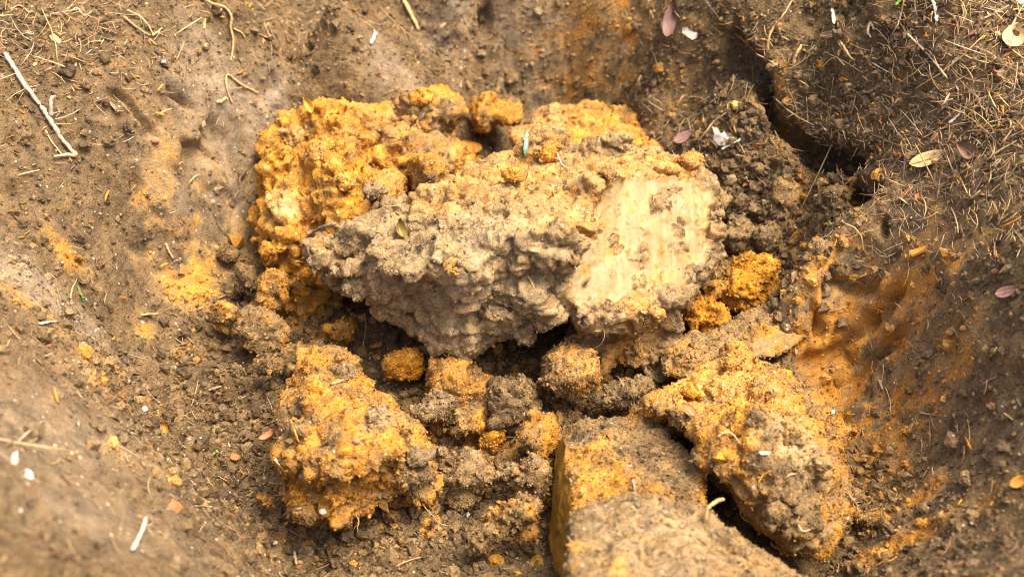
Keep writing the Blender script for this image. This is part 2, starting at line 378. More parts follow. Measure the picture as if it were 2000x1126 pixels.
slick = field([(440, 200, 90, 50, .85), (350, 170, 30, 25, .7), (530, 200, 40, 40, .9), (400, 270, 70, 50, .8), (400, 370, 80, 60, .75), (400, 480, 70, 70, .6), (50, 540, 70, 50, .95), (90, 590, 40, 40, .9), (110, 700, 70, 60, .4),
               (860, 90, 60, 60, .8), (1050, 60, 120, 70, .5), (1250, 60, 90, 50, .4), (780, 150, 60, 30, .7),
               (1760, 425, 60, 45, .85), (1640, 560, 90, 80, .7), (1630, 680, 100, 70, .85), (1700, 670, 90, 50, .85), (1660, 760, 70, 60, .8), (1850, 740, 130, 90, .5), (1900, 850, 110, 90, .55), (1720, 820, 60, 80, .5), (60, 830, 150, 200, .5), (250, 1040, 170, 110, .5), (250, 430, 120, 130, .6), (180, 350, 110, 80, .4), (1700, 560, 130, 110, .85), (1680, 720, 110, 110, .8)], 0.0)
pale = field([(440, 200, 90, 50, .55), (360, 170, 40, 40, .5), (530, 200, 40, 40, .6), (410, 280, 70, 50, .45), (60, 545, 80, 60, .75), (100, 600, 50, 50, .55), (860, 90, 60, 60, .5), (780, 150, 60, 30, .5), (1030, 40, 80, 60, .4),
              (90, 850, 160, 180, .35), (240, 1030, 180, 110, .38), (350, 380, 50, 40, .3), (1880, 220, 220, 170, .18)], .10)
loose = field([(100, 100, 350, 160, 1), (100, 300, 150, 90, .6), (1700, 120, 350, 140, 1), (1900, 350, 140, 120, 1), (1500, 160, 120, 150, .9), (1640, 260, 130, 110, 1), (1930, 560, 80, 120, .8), (1350, 200, 120, 120, .8), (1850, 1050, 200, 80, .9), (1950, 950, 100, 80, .7), (1000, 60, 250, 100, .6), (60, 830, 170, 240, .05), (250, 1040, 190, 130, .05), (330, 450, 130, 190, .2), (430, 250, 90, 90, .1)], 0.45)
floor_ = field([(500, 800, 220, 200, 1), (700, 1060, 300, 90, 1), (480, 620, 120, 80, .9), (950, 850, 200, 150, 1), (1470, 440, 120, 120, 1), (1480, 600, 60, 60, 1), (1700, 960, 60, 60, .8), (1350, 900, 200, 200, 1)], 0.0)
x, y = xs, ys
P3a = np.stack([x, y, z], 1)
fz = fbm(P3a, .028, 5, .62)
clay = .11 + (clay - .11) * sstep(-.16, .14, fz + (clay - .31) * 1.1)
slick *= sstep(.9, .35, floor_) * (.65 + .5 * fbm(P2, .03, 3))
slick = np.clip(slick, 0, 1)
# surface relief, along the slope normal
Z = z.reshape(ny, nx)
gy, gx = np.gradient(Z, GY, GX)
nrm = np.stack([-gx.ravel(), -gy.ravel(), np.ones(nx * ny)], 1); nrm /= np.linalg.norm(nrm, axis=1)[:, None]
P3 = np.stack([x, y, z], 1)
rough = np.clip(1 - slick * np.where(x < .15, .68, .9), 0.08, 1)
disp = fbm(P3, .12, 4) * .010 * (.4 + .6 * rough) + fbm(P3, .035, 4) * .0055 * rough
f1, f2, idr = worley(P3 + fbm(P3, .02, 2)[:, None] * .004, .020)
disp += (sstep(.75, .1, f1) * (idr > .45) * (.3 + idr) * .0085) * (floor_ * .9 + loose * .55) * rough
f1, f2, _ = worley(P3 + 3.1, .0085)
disp += (.55 - f1) * .0042 * (.25 + .75 * np.maximum(floor_, loose)) * rough
# plates between shrinkage cracks on the cut faces
f1, f2, idr = worley(P3 * np.array([1, 1, .7], np.float32) + fbm(P3, .04, 3)[:, None] * .012, .055)
pl = sstep(.16, 0.02, f2 - f1) * sstep(.25, .6, slick) * sstep(-.1, .25, fbm(P3, .11, 2))
disp += ((idr - .5) * .005 - pl * .006) * sstep(.2, .6, slick)
h, e, _ = facets(P3 + fbm(P3, .05, 3)[:, None] * .012, .075, .9)
disp += (h * .12 - sstep(.05, 0, e) * .003) * sstep(.25, .6, slick) * sstep(.15, .35, x)
disp += h * .10 * sstep(.25, .6, slick) * (x < .15)
disp += fbm(P3, .011, 3, .65) * .0021 * (.45 + .55 * rough)
core = (np.abs(x) < .9) & (y > -.6) & (y < 1.1)
disp = np.where(core, disp, fbm(P3, .4, 3) * .03)
TV = P3 + nrm * (disp - crack + bulge)[:, None]
rnd = np.clip(.5 + .35 * fbm(P3, .012, 3), 0, 1)
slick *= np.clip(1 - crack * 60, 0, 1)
ii = (np.arange(ny - 1)[:, None] * nx + np.arange(nx - 1)[None, :]).ravel()
TF = np.stack([ii, ii + 1, ii + nx + 1, ii + nx], 1)
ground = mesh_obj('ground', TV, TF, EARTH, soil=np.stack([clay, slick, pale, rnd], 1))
ground['kind'] = 'structure'
GN = nrm

# ------------------------------------------------------------------ clods
def revoxel(V, F, voxel):
    me = bpy.data.meshes.new('tmp'); me.from_pydata(V.tolist(), [], F.tolist()); return voxelise(me, voxel)
def remesh(hulls, voxel):
    bm = bmesh.new()
    for pts in hulls:
        vs = [bm.verts.new(p) for p in pts]
        res = bmesh.ops.convex_hull(bm, input=vs)
        junk = [g for g in res['geom_interior'] if isinstance(g, bmesh.types.BMVert)] + [g for g in res['geom_unused'] if isinstance(g, bmesh.types.BMVert)]
        if junk: bmesh.ops.delete(bm, geom=list(set(junk)), context='VERTS')
    me = bpy.data.meshes.new('tmp'); bm.to_mesh(me); bm.free(); return voxelise(me, voxel)
def voxelise(me, voxel):
    o = bpy.data.objects.new('tmp', me); COL.objects.link(o)
    md = o.modifiers.new('r', 'REMESH'); md.mode = 'VOXEL'; md.voxel_size = voxel; md.use_smooth_shade = True
    dg = bpy.context.evaluated_depsgraph_get(); ev = o.evaluated_get(dg); em = ev.to_mesh()
    nv = len(em.vertices); V = np.empty(nv * 3, np.float32); em.vertices.foreach_get('co', V)
    Nn = np.empty(nv * 3, np.float32); em.vertices.foreach_get('normal', Nn)
    F = np.empty(len(em.polygons) * 4, np.int32)
    em.loops.foreach_get('vertex_index', F)
    ev.to_mesh_clear(); bpy.data.objects.remove(o); bpy.data.meshes.remove(me)
    return V.reshape(-1, 3), Nn.reshape(-1, 3), F.reshape(-1, 4)
def smooth_mesh(V, F, it):
    E = np.concatenate([F[:, [0, 1]], F[:, [1, 2]], F[:, [2, 3]], F[:, [3, 0]]])
    cnt = np.bincount(E[:, 0], minlength=len(V)) + np.bincount(E[:, 1], minlength=len(V))
    for _ in range(it):
        acc = np.stack([np.bincount(E[:, 0], V[E[:, 1], k], len(V)) + np.bincount(E[:, 1], V[E[:, 0], k], len(V)) for k in range(3)], 1)
        V = V * .4 + .6 * acc / np.maximum(cnt, 1)[:, None]
    return V.astype(np.float32)
def normals(V, F):
    a = V[F[:, 2]] - V[F[:, 0]]; b = V[F[:, 3]] - V[F[:, 1]]; fn = np.cross(a, b)
    out = np.stack([sum(np.bincount(F[:, q], fn[:, k], len(V)) for q in range(4)) for k in range(3)], 1)
    return (out / np.maximum(np.linalg.norm(out, axis=1), 1e-12)[:, None]).astype(np.float32)
ICO_V = []; ICO_F = None
def ico(sub):
    bm = bmesh.new(); bmesh.ops.create_icosphere(bm, subdivisions=sub, radius=1)
    V = np.array([v.co[:] for v in bm.verts]); F = np.array([[v.index for v in f.verts] for f in bm.faces]); bm.free(); return V, F
ICO1, ICO2 = ico(1), ico(2)
OCT = (np.array([[1, 0, 0], [-1, 0, 0], [0, 1, 0], [0, -1, 0], [0, 0, 1], [0, 0, -1]]) * 1.15,
       np.array([[0, 2, 4], [2, 1, 4], [1, 3, 4], [3, 0, 4], [2, 0, 5], [1, 2, 5], [3, 1, 5], [0, 3, 5]]))
def crumbs_mixed(P, size, soil, rng, jit):
    big = size > .0036
    a, b = crumbs(P[big], size[big], soil[big], rng, ICO2, None, jit), crumbs(P[~big], size[~big], soil[~big], rng, ICO1, None, jit)
    return np.vstack([a[0], b[0]]), np.vstack([a[1], b[1] + len(a[0])]), np.vstack([a[2], b[2]])
def crumbs(P, size, soil, rng, tmpl=ICO1, flat=None, jit=.28):
    """many small angular crumbs as one mesh: positions, sizes, attributes per crumb"""
    tv, tf = tmpl; m = len(P); k = len(tv)
    q = rng.randn(m, 4); q /= np.linalg.norm(q, axis=1)[:, None]; a, b, c, d = q.T
    Rm = np.stack([1 - 2 * (c * c + d * d), 2 * (b * c - a * d), 2 * (b * d + a * c), 2 * (b * c + a * d), 1 - 2 * (b * b + d * d), 2 * (c * d - a * b),
                   2 * (b * d - a * c), 2 * (c * d + a * b), 1 - 2 * (b * b + c * c)], 1).reshape(m, 3, 3)
    L = tv[None] * (1 + jit * rng.randn(m, k, 1)).clip(.5, 1.6) * rng.uniform(.65, 1.3, (m, 1, 3)) * size[:, None, None]
    if flat is not None: L = L * np.array(flat)
    V = np.einsum('mij,mkj->mki', Rm, L) + P[:, None, :]
    F = tf[None] + (np.arange(m) * k)[:, None, None]
    return V.reshape(-1, 3), F.reshape(-1, 3), np.repeat(soil, k, 0)
def tube(P, rad, sides=6, flat=1.0, up=(0, 0, 1)):
    P = np.asarray(P, float); m = len(P); T = np.gradient(P, axis=0); T /= np.linalg.norm(T, axis=1)[:, None] + 1e-12
    u = np.asarray(up, float); V = []
    for i in range(m):
        a = np.cross(T[i], u); na = np.linalg.norm(a); a = a / na if na > 1e-6 else np.array([1.0, 0, 0]); b = np.cross(a, T[i])
        for s in range(sides):
            g = 2 * math.pi * s / sides; V.append(P[i] + rad[i] * (math.cos(g) * a + flat * math.sin(g) * b))
    V += [P[0], P[-1]]; F = []
    for i in range(m - 1):
        for s in range(sides):
            t = (s + 1) % sides; F += [[i * sides + s, i * sides + t, (i + 1) * sides + t], [i * sides + s, (i + 1) * sides + t, (i + 1) * sides + s]]
    for s in range(sides):
        t = (s + 1) % sides; F += [[m * sides, s + 0, t][::-1], [m * sides + 1, (m - 1) * sides + s, (m - 1) * sides + t]]
    return np.array(V), np.array(F)
def clod(name, label, hulls, voxel=.0025, seed=0, blobs=(), pales=(), base=.5, pale0=.1, amp=1.0, group=None, crumb=0, slicks=(), cut=None, cutmat=None, soft=1, cat='clod', blocky=1.25, crumb_size=.00085, polish=.90, cutdir=None, cutpoly=None, parent=None, hairs=0):
    rng = np.random.RandomState(seed + 100)
    H = [[at_depth(*p) for p in h] for h in hulls]; voxel *= 1.08
    V, _, F = remesh(H, voxel * 1.5)
    V = smooth_mesh(V, F, soft + 1); Nn = normals(V, F)
    sl0 = np.zeros(len(V), np.float32); qx, qy, qd = project(V)
    for bx, by, r, val in slicks:
        d2 = (qx - bx) ** 2 + (qy - by) ** 2; c = V[np.argmin(np.where(d2 < max(196, d2.min() * 1.5), qd, 99))]
        sl0 = np.maximum(sl0, val * np.exp(-(((V - c) / (r * ((c - CAM) @ FWD) / FPX)) ** 2).sum(1) ** 1.5))
    if cutpoly is not None:
        cp = []
        for bx, by in cutpoly:
            d2 = (qx - bx) ** 2 + (qy - by) ** 2; cp.append(V[np.argmin(np.where(d2 < max(196, d2.min() * 1.5), qd, 99))])
        cp = np.array(cp); cc = cp.mean(0); _, _, vt = np.linalg.svd(cp - cc); cn = vt[2] * (1 if vt[2] @ (CAM - cc) > 0 else -1)
        cu = np.cross(cn, UP); cu /= np.linalg.norm(cu); cv = np.cross(cn, cu); poly2 = np.stack([(cp - cc) @ cu, (cp - cc) @ cv], 1)
        def cutmask(V, Nn):
            a, b = (V - cc) @ cu, (V - cc) @ cv; inside = np.zeros(len(V), bool); dist = np.full(len(V), 9.0)
            for i in range(len(poly2)):
                p, q = poly2[i], poly2[(i + 1) % len(poly2)]; e = q - p
                t = np.clip(((a - p[0]) * e[0] + (b - p[1]) * e[1]) / (e @ e), 0, 1)
                dist = np.minimum(dist, np.hypot(a - p[0] - t * e[0], b - p[1] - t * e[1]))
                inside ^= ((p[1] > b) != (q[1] > b)) & (a < (q[0] - p[0]) * (b - p[1]) / (q[1] - p[1] + 1e-9) + p[0])
            sd = np.where(inside, dist, -dist); hh = (V - cc) @ cn
            return sd, hh, (np.abs(hh) < .05) & (Nn @ cn > .25)
        sd, hh, ok = cutmask(V, Nn); wgt = sstep(-.012, .004, sd) * ok
        V = V - cn * (hh * wgt)[:, None]; V = V.astype(np.float32); sl0 = np.maximum(sl0, wgt); Nn = normals(V, F)
    if cutdir is not None: sl0 = np.maximum(sl0, sstep(.45, .75, Nn @ np.array(cutdir)))
    Q = V + seed * 1.37
    wq = np.stack([fbm(Q + 1.7, .03, 3), fbm(Q + 6.1, .03, 3), fbm(Q + 3.9, .03, 3)], 1) * .010
    h, e, idr = facets(Q + wq * .6, .060, .95)
    big = fbm(Q, .08, 3) * .008 + blocky * (h * .40 - sstep(.10, .0, e) * .005)
    V = V + Nn * ((big - big.mean()) * amp * np.clip(1 - sl0 * .9, 0, 1))[:, None]
    V, _, F = revoxel(V, F, voxel)
    V = smooth_mesh(V, F, 1); Nn = normals(V, F)
    px, py, dep = project(V)
    def locate(bx, by):
        d2 = (px - bx) ** 2 + (py - by) ** 2; near = d2 < max(14 ** 2, d2.min() * 1.5)
        k = np.where(near)[0]; return V[k[np.argmin(dep[k])]]
    def paint(blobs, v0):
        v = np.full(len(V), v0, np.float32)
        for b in blobs:
            bx, by, r, val = b[:4]; c = locate(bx, by); rr = r * ((c - CAM) @ FWD) / FPX
            Q = V + np.stack([fbm(V + 4.4, .04, 3), fbm(V + 8.8, .04, 3), fbm(V + 2.2, .04, 3)], 1) * .016
            g = np.exp(-((((Q - c) / rr) ** 2).sum(1)) ** 1.5); v = v * (1 - g) + val * g
        return v
    cl = paint(blobs, base); pa = paint(pales, pale0); sl = paint(slicks, 0.0)
    if cutpoly is not None:
        sd, hh, ok = cutmask(V, Nn); nz = fbm(V + 2.9, .02, 5, .65) * .017
        sl = np.maximum(sl, sstep(-.010, .012, sd + nz) * ok * sstep(.34, .14, fbm(V + 6.6, .022, 4, .6) - .25 * sstep(.03, .06, sd)))
    if cutdir is not None: sl = np.maximum(sl, sstep(.35, .7, smooth_mesh(Nn, F, 6) @ np.array(cutdir) + .5 * fbm(V, .03, 5, .65)))
    Q = V + seed * 1.37
    if cutpoly is None: sl = np.clip(sl + .75 * fbm(Q, .028, 5, .65) * (sl > .05), 0, 1)
    rough = 1 - polish * sstep(.25, .70, sl)
    wq = np.stack([fbm(Q + 1.7, .02, 3), fbm(Q + 6.1, .02, 3), fbm(Q + 3.9, .02, 3)], 1) * .008
    h, e, idr = facets(Q * np.array([1, 1, 1.3], np.float32) + 5 + wq * .6, .024, 1.0)
    mid = h * .40 - sstep(.07, 0, e) * .0022
    h, e2, idr3 = facets(Q + 1.1 + wq * .5, .0105, 1.1)
    crag = h * .36 + fbm(Q + 2.2, .022, 5, .62, True) * .0034
    h, e3, idr2 = facets(Q + 9 + wq * .3, .0055, 1.1)
    fine = h * .34 + fbm(Q, .006, 2, .6) * .0012
    pit = sstep(.24, .55, fbm(Q + 3, .024, 4, .62)) * -.011
    calm = .38 + .75 * sstep(-.22, .25, fbm(Q + 7.7, .055, 3))
    h, eb, _ = facets(Q + wq * 1.2 + 3.3, .040, .1)
    loc = (mid * (.55 + .45 * calm) + crag * calm + fine + pit * calm) - sstep(.045, .0, eb) * .006 * sstep(-.1, .2, fbm(Q + 1.3, .06, 2)); loc = loc - loc.mean() + .0008
    groove = vnoise(np.stack([Q @ np.array([1, .0, .0]) * 330, Q[:, 1] * 9, Q[:, 2] * 9], 1)) * .0004
    D = amp * loc * rough + groove * (sl > .4)
    V2 = V + Nn * D[:, None]
    rn = np.clip(.5 + .6 * (idr2 - .5) + .25 * fbm(Q, .02, 2), 0, 1)
    cl = np.clip(cl - .05 + (idr - .5) * .14 + (idr3 - .5) * .16, 0, 1)
    soil = np.stack([cl, sl, pa, rn], 1)
    org = np.array([V2[:, 0].mean(), V2[:, 1].mean(), V2[:, 2].min()])
    if cut is not None:
        fs = (sl + .30 * fbm(Q, .012, 3))[F].mean(1) > cut
        def sub(mask):
            f = F[mask]; u, inv = np.unique(f, return_inverse=True); return V2[u], inv.reshape(-1, 4), soil[u]
        a, b, s = sub(~fs); o = mesh_obj(name, a, b, EARTH, origin=org, soil=s)
        a, b, s = sub(fs); mesh_obj('cut_face', a, b, cutmat, parent=o, origin=org, soil=s)
    else: o = mesh_obj(name, V2, F, EARTH, origin=org, soil=soil, parent=parent)
    if parent is None: tag(o, label, cat, group)
    crumb = int(crumb * .7)
    if crumb:
        N2 = normals(V2, F)
        vis = np.where((rough > .6) & (((V2 - CAM) * N2).sum(1) < .02))[0]
        k = rng.choice(vis, crumb); sz = crumb_size * rng.lognormal(0, .45, crumb)
        a, b, s = crumbs(V2[k] + N2[k] * sz[:, None] * .25, sz, np.stack([np.clip(cl[k] + rng.randn(crumb) * .11, 0, 1), sl[k] * 0, pa[k], rng.rand(crumb)], 1), rng, OCT)
        c = mesh_obj('crumb_coating', a, b, EARTH, parent=(o if parent is None else parent), origin=org, soil=s, smooth=False); c['kind'] = 'stuff'
    if hairs:
        N2 = normals(V2, F); vis = np.where((rough > .6) & (((V2 - CAM) * N2).sum(1) < -.1))[0]; HV = []; HF = []; off = 0
        for k in rng.choice(vis, hairs):
            t = rng.randn(3); t -= N2[k] * (t @ N2[k]); t /= np.linalg.norm(t); b_ = np.cross(t, N2[k]); L = .012 * rng.lognormal(0, .5)
            q = np.linspace(0, 1, 7)[:, None]
            C = V2[k] + t * q * L + N2[k] * (.001 + .003 * np.sin(q * math.pi * rng.uniform(.6, 1.2)) * rng.rand() * 2) + b_ * L * rng.uniform(-.35, .35) * q * q + b_ * L * .06 * np.sin(q * 9 + k)
            a, b = tube(C, np.full(7, .00022) * rng.uniform(.7, 1.7), 4); HV.append(a); HF.append(b + off); off += len(a)
        c = mesh_obj('root_hairs', np.vstack(HV), np.vstack(HF), M['straw'], parent=o, origin=org); c['kind'] = 'stuff'
    if parent is None: LAST[0] = (o, V2)
    return o
LAST = [None]
def knob(cx, cy, wpx, hpx, base, pale0=.1, seed=0):
    """a lump still stuck to the clod built last: a part of it"""
    o, V2 = LAST[0]; qx, qy, qd = project(V2); d2 = (qx - cx) ** 2 + (qy - cy) ** 2
    d = float(qd[d2 < max(150, d2.min() * 1.5)].min()) + .004; rg = np.random.RandomState(seed + int(cx)); pts = []
    for i in range(18):
        v = rg.randn(3); v /= np.linalg.norm(v); v *= rg.uniform(.85, 1.1)
        pts.append((cx + v[0] * wpx / 2, cy + v[1] * hpx / 2, d + v[2] * (wpx + hpx) / 4 / FPX * d * .8))
    return clod('clay_lump', None, [pts], .0017, seed + int(cx + cy), base=base, pale0=pale0, amp=.85, parent=o, crumb=90, blocky=.5)

SMEAR = smear_material('polished cream clay', [(.17, .090, .020), (.25, .148, .036), (.235, .175, .085), (.31, .215, .075), (.28, .155, .030)], (110, 7, 7), pitc=(.20, .10, .024), edgec=(.28, .155, .04))
OCHRECUT = smear_material('spade cut ochre clay', [(.075, .028, .003), (.125, .050, .005), (.16, .068, .009)], (60, 25, 60), .75, (.05, .022, .005), .1, (.20, .085, .012))
DARKCUT = smear_material('spade cut brown clay', [(.12, .058, .009), (.23, .115, .015), (.32, .165, .024)], (40, 40, 160), .7, (.10, .06, .02), .15, (.30, .17, .04))

clod('large_clod', 'largest clod, grey-brown and crumbly, with a smooth cream spade-cut face, on top of the heap',
     [[(606, 500, 1.17), (640, 432, 1.16), (705, 408, 1.17), (775, 384, 1.17), (875, 364, 1.20), (1000, 375, 1.12), (1095, 480, 1.075), (1095, 600, 1.095), (1050, 660, 1.13), (960, 655, 1.14), (860, 670, 1.15), (760, 625, 1.16), (655, 560, 1.17), (800, 470, 1.085), (920, 520, 1.07), (900, 620, 1.10), (780, 570, 1.11),
       (720, 480, 1.3), (900, 560, 1.32), (1050, 560, 1.3)],
      [(800, 640, 1.15), (850, 650, 1.11), (940, 640, 1.11), (892, 712, 1.145), (872, 700, 1.15), (900, 660, 1.17)],
      [(1000, 640, 1.11), (1080, 630, 1.10), (1050, 685, 1.12), (1015, 690, 1.13), (1040, 660, 1.16)],
      [(870, 366, 1.19), (990, 290, 1.25), (1060, 265, 1.27), (1200, 280, 1.27), (1300, 292, 1.27), (1380, 325, 1.25), (1412, 362, 1.22), (1402, 470, 1.175), (1370, 545, 1.15), (1320, 600, 1.14), (1230, 640, 1.125), (1110, 640, 1.115), (1095, 480, 1.07), (1150, 380, 1.12), (1000, 360, 1.12), (1180, 420, 1.12),
       (1000, 480, 1.36), (1200, 480, 1.38), (1350, 430, 1.36)],
      [(1405, 345, 1.22), (1435, 338, 1.23), (1430, 400, 1.21), (1405, 430, 1.2), (1410, 380, 1.26)],
      [(1120, 600, 1.13), (1180, 560, 1.13), (1300, 560, 1.15), (1330, 620, 1.17), (1280, 640, 1.18), (1300, 730, 1.2), (1180, 735, 1.17), (1100, 690, 1.16), (1150, 690, 1.3), (1280, 680, 1.3)]],
       .0020, 1, amp=.9, hairs=40, base=.37, pale0=.5, crumb=6000,
     blobs=[(1000, 310, 150, .66), (1150, 330, 130, .66), (900, 340, 90, .66), (820, 370, 60, .6), (1300, 310, 100, .72), (1050, 400, 90, .60), (1140, 440, 60, .64), (860, 500, 40, .52), (720, 610, 60, .5), (1210, 680, 100, .56), (1260, 600, 60, .66), (880, 470, 40, .56)],
     pales=[(1000, 300, 140, .42), (1200, 300, 120, .42), (1100, 420, 70, .25), (900, 560, 200, .75), (750, 480, 120, .6), (1200, 690, 90, .25), (1340, 330, 70, .3)],
     cutpoly=[(1180, 352), (1300, 335), (1402, 372), (1402, 480), (1368, 560), (1245, 578), (1190, 615), (1112, 640), (1108, 590), (1150, 470)], cut=.45, cutmat=SMEAR)
for q in [(892, 520, 46, 44, .62, .5), (745, 372, 60, 34, .46, .5), (1180, 335, 40, 34, .5, .3), (1000, 345, 50, 40, .68, .2), (1065, 300, 60, 36, .70, .1), (1340, 310, 70, 40, .66, .3), (1270, 615, 60, 46, .60, .3), (960, 610, 60, 40, .42, .6), (700, 560, 60, 50, .38, .6), (1225, 690, 60, 50, .55, .2)]: knob(*q)
clod('ochre_clod', 'big bright ochre clod at the back left, behind the large grey-brown clod',
     [[(610, 215, 1.42), (700, 175, 1.46), (800, 158, 1.48), (890, 188, 1.46), (915, 250, 1.44), (903, 318, 1.38), (850, 340, 1.30), (720, 300, 1.28), (640, 280, 1.30), (700, 400, 1.3), (900, 400, 1.5), (640, 400, 1.5), (800, 260, 1.31)],
      [(490, 350, 1.33), (530, 270, 1.36), (570, 245, 1.38), (640, 230, 1.38), (700, 280, 1.29), (730, 350, 1.22), (690, 430, 1.21), (600, 420, 1.22), (500, 440, 1.27), (520, 510, 1.28), (600, 540, 1.25), (690, 520, 1.23), (560, 350, 1.25), (600, 450, 1.45), (700, 450, 1.45)],
      [(490, 350, 1.30), (550, 380, 1.24), (555, 450, 1.25), (500, 470, 1.28), (540, 500, 1.4)],
      [(510, 500, 1.27), (640, 510, 1.23), (650, 570, 1.25), (590, 560, 1.26), (560, 610, 1.26), (530, 580, 1.28), (600, 540, 1.4)]],
     .0027, 2, amp=1.1, hairs=40, base=.72, pale0=.08, crumb=6000,
     blobs=[(700, 200, 120, .74), (820, 230, 80, .52), (860, 290, 70, .5), (600, 350, 110, .80), (520, 380, 50, .86), (620, 480, 100, .70), (680, 240, 60, .62), (880, 240, 50, .45)],
     pales=[(850, 260, 90, .35), (530, 390, 40, .55), (760, 240, 50, .35)], slicks=[(535, 395, 32, .6)])
for q in [(575, 262, 58, 44, .66, .5), (765, 275, 70, 56, .60, .3), (540, 485, 80, 40, .72, .1), (665, 360, 60, 48, .72, .2), (820, 190, 60, 36, .74, .1), (620, 300, 50, 40, .70, .3), (600, 540, 56, 40, .66, .0)]: knob(*q)
clod('ochre_clod', 'ochre clod behind the right shoulder of the largest clod, pale cream on top',
     [[(990, 250, 1.42), (1030, 210, 1.45), (1080, 190, 1.47), (1150, 195, 1.47), (1210, 235, 1.46), (1290, 270, 1.44), (1280, 310, 1.38), (1100, 290, 1.34), (1000, 300, 1.36), (1100, 320, 1.5), (1250, 330, 1.5), (1120, 240, 1.38)]],
     .003, 3, amp=1.0, base=.72, pale0=.15, crumb=2500, blobs=[(1120, 220, 50, .82), (1200, 260, 50, .7), (1030, 250, 40, .5)], pales=[(1080, 200, 45, .6), (1040, 250, 40, .6), (1210, 250, 25, .4)])
clod('small_clod', 'small ochre clod bridging the dark gap between the two back clods', [[(925, 215, 1.46), (960, 190, 1.48), (1025, 192, 1.48), (1020, 235, 1.45), (985, 255, 1.43), (935, 250, 1.43), (975, 225, 1.42), (975, 240, 1.52)]], .003, 4, amp=.7, base=.66, crumb=500)
clod('small_clod', 'dull brown clod at the foot of the far wall, above the ochre clods', [[(890, 165, 1.56), (920, 138, 1.58), (965, 136, 1.58), (990, 160, 1.56), (985, 188, 1.54), (905, 190, 1.54), (940, 160, 1.51), (940, 180, 1.64)]], .0035, 5, amp=.7, base=.36, pale0=.3, crumb=300)
clod('small_clod', 'orange and brown knob wedged between the ochre clod and the largest clod', [[(785, 330, 1.24), (820, 308, 1.25), (860, 315, 1.24), (870, 345, 1.21), (840, 372, 1.19), (790, 365, 1.21), (825, 335, 1.18), (830, 360, 1.3)]], .0025, 6, amp=.6, base=.66, crumb=400, blobs=[(835, 335, 16, .12), (800, 345, 15, .75)])
clod('small_clod', 'pale yellow knob beside the left end of the largest clod top', [[(715, 365, 1.24), (735, 335, 1.25), (770, 340, 1.24), (775, 370, 1.21), (740, 385, 1.20), (745, 360, 1.19), (745, 370, 1.3)]], .0025, 7, amp=.6, base=.78, pale0=.3, crumb=300)
clod('ochre_clod', 'blocky ochre and brown clod standing front left of the heap, nearest the loose floor',
     [[(535, 760, 1.10), (560, 720, 1.12), (640, 685, 1.14), (690, 710, 1.13), (735, 740, 1.12), (760, 790, 1.07), (740, 830, 1.00), (640, 840, .99), (560, 830, 1.02), (560, 900, 1.04), (720, 800, 1.02), (620, 760, 1.04), (650, 850, 1.2)],
      [(560, 850, 1.02), (640, 800, .99), (760, 780, 1.01), (810, 810, 1.05), (835, 890, 1.04), (850, 945, 1.04), (800, 985, 1.03), (700, 1000, 1.0), (600, 1000, 1.0), (570, 960, 1.01), (640, 890, .955), (780, 880, .97), (700, 940, .965), (600, 900, 1.2), (800, 900, 1.2)],
      [(565, 960, 1.0), (600, 970, .985), (640, 1000, .99), (645, 1022, 1.0), (590, 1020, 1.01), (570, 1000, 1.02), (610, 990, 1.06)]],
     .0021, 8, amp=.95, blocky=.85, hairs=40, base=.60, pale0=.12, crumb=9000,
     blobs=[(560, 790, 55, .3), (580, 830, 40, .25), (650, 700, 40, .5), (700, 790, 50, .74), (680, 930, 120, .68), (820, 920, 40, .36), (740, 810, 30, .40), (590, 890, 30, .6), (640, 860, 40, .45), (800, 830, 40, .62), (610, 770, 30, .7)],
     pales=[(735, 810, 30, .7), (820, 920, 35, .5), (800, 840, 50, .3)])
for q in [(735, 808, 56, 54, .42, .75), (592, 888, 50, 46, .58, .1), (612, 1000, 60, 44, .50, .2), (815, 905, 60, 56, .36, .4), (660, 720, 60, 36, .36, .2), (790, 840, 50, 44, .60, .3)]: knob(*q)
clod('ochre_clod', 'large leaning clod at front right, yellow crumbly top and brown grooved face',
     [[(1245, 780, 1.06), (1300, 760, 1.08), (1400, 720, 1.12), (1430, 700, 1.13), (1450, 705, 1.13), (1530, 725, 1.12), (1600, 780, 1.10), (1640, 850, 1.07), (1650, 920, 1.06), (1640, 960, 1.05), (1560, 880, .97), (1470, 830, .97), (1380, 860, .97), (1320, 840, 1.0), (1500, 800, 1.02), (1420, 850, 1.25), (1600, 900, 1.25)],
      [(1370, 880, .98), (1470, 830, .965), (1570, 880, .96), (1650, 930, 1.05), (1650, 1000, 1.0), (1600, 1080, .97), (1540, 1060, .97), (1450, 1000, 1.0), (1380, 920, 1.02), (1540, 960, .935), (1460, 900, .96), (1600, 960, 1.15), (1480, 950, 1.15)],
      [(1405, 735, 1.11), (1415, 700, 1.115), (1432, 688, 1.12), (1448, 692, 1.12), (1450, 725, 1.11), (1430, 715, 1.09), (1430, 740, 1.13)]],
     .0022, 9, amp=.95, blocky=.85, hairs=40, base=.58, pale0=.12, crumb=9000,
     blobs=[(1400, 750, 130, .76), (1530, 770, 90, .74), (1290, 800, 50, .40), (1480, 800, 35, .28), (1380, 830, 50, .60), (1560, 850, 60, .60), (1600, 900, 50, .5), (1430, 920, 60, .62), (1510, 940, 60, .3), (1520, 1010, 90, .36), (1450, 950, 50, .5), (1590, 1030, 60, .34)],
     pales=[(1560, 850, 70, .75), (1610, 910, 60, .8), (1400, 740, 110, .35), (1530, 760, 70, .4), (1480, 830, 40, .4), (1330, 840, 40, .3), (1500, 1000, 60, .2)])
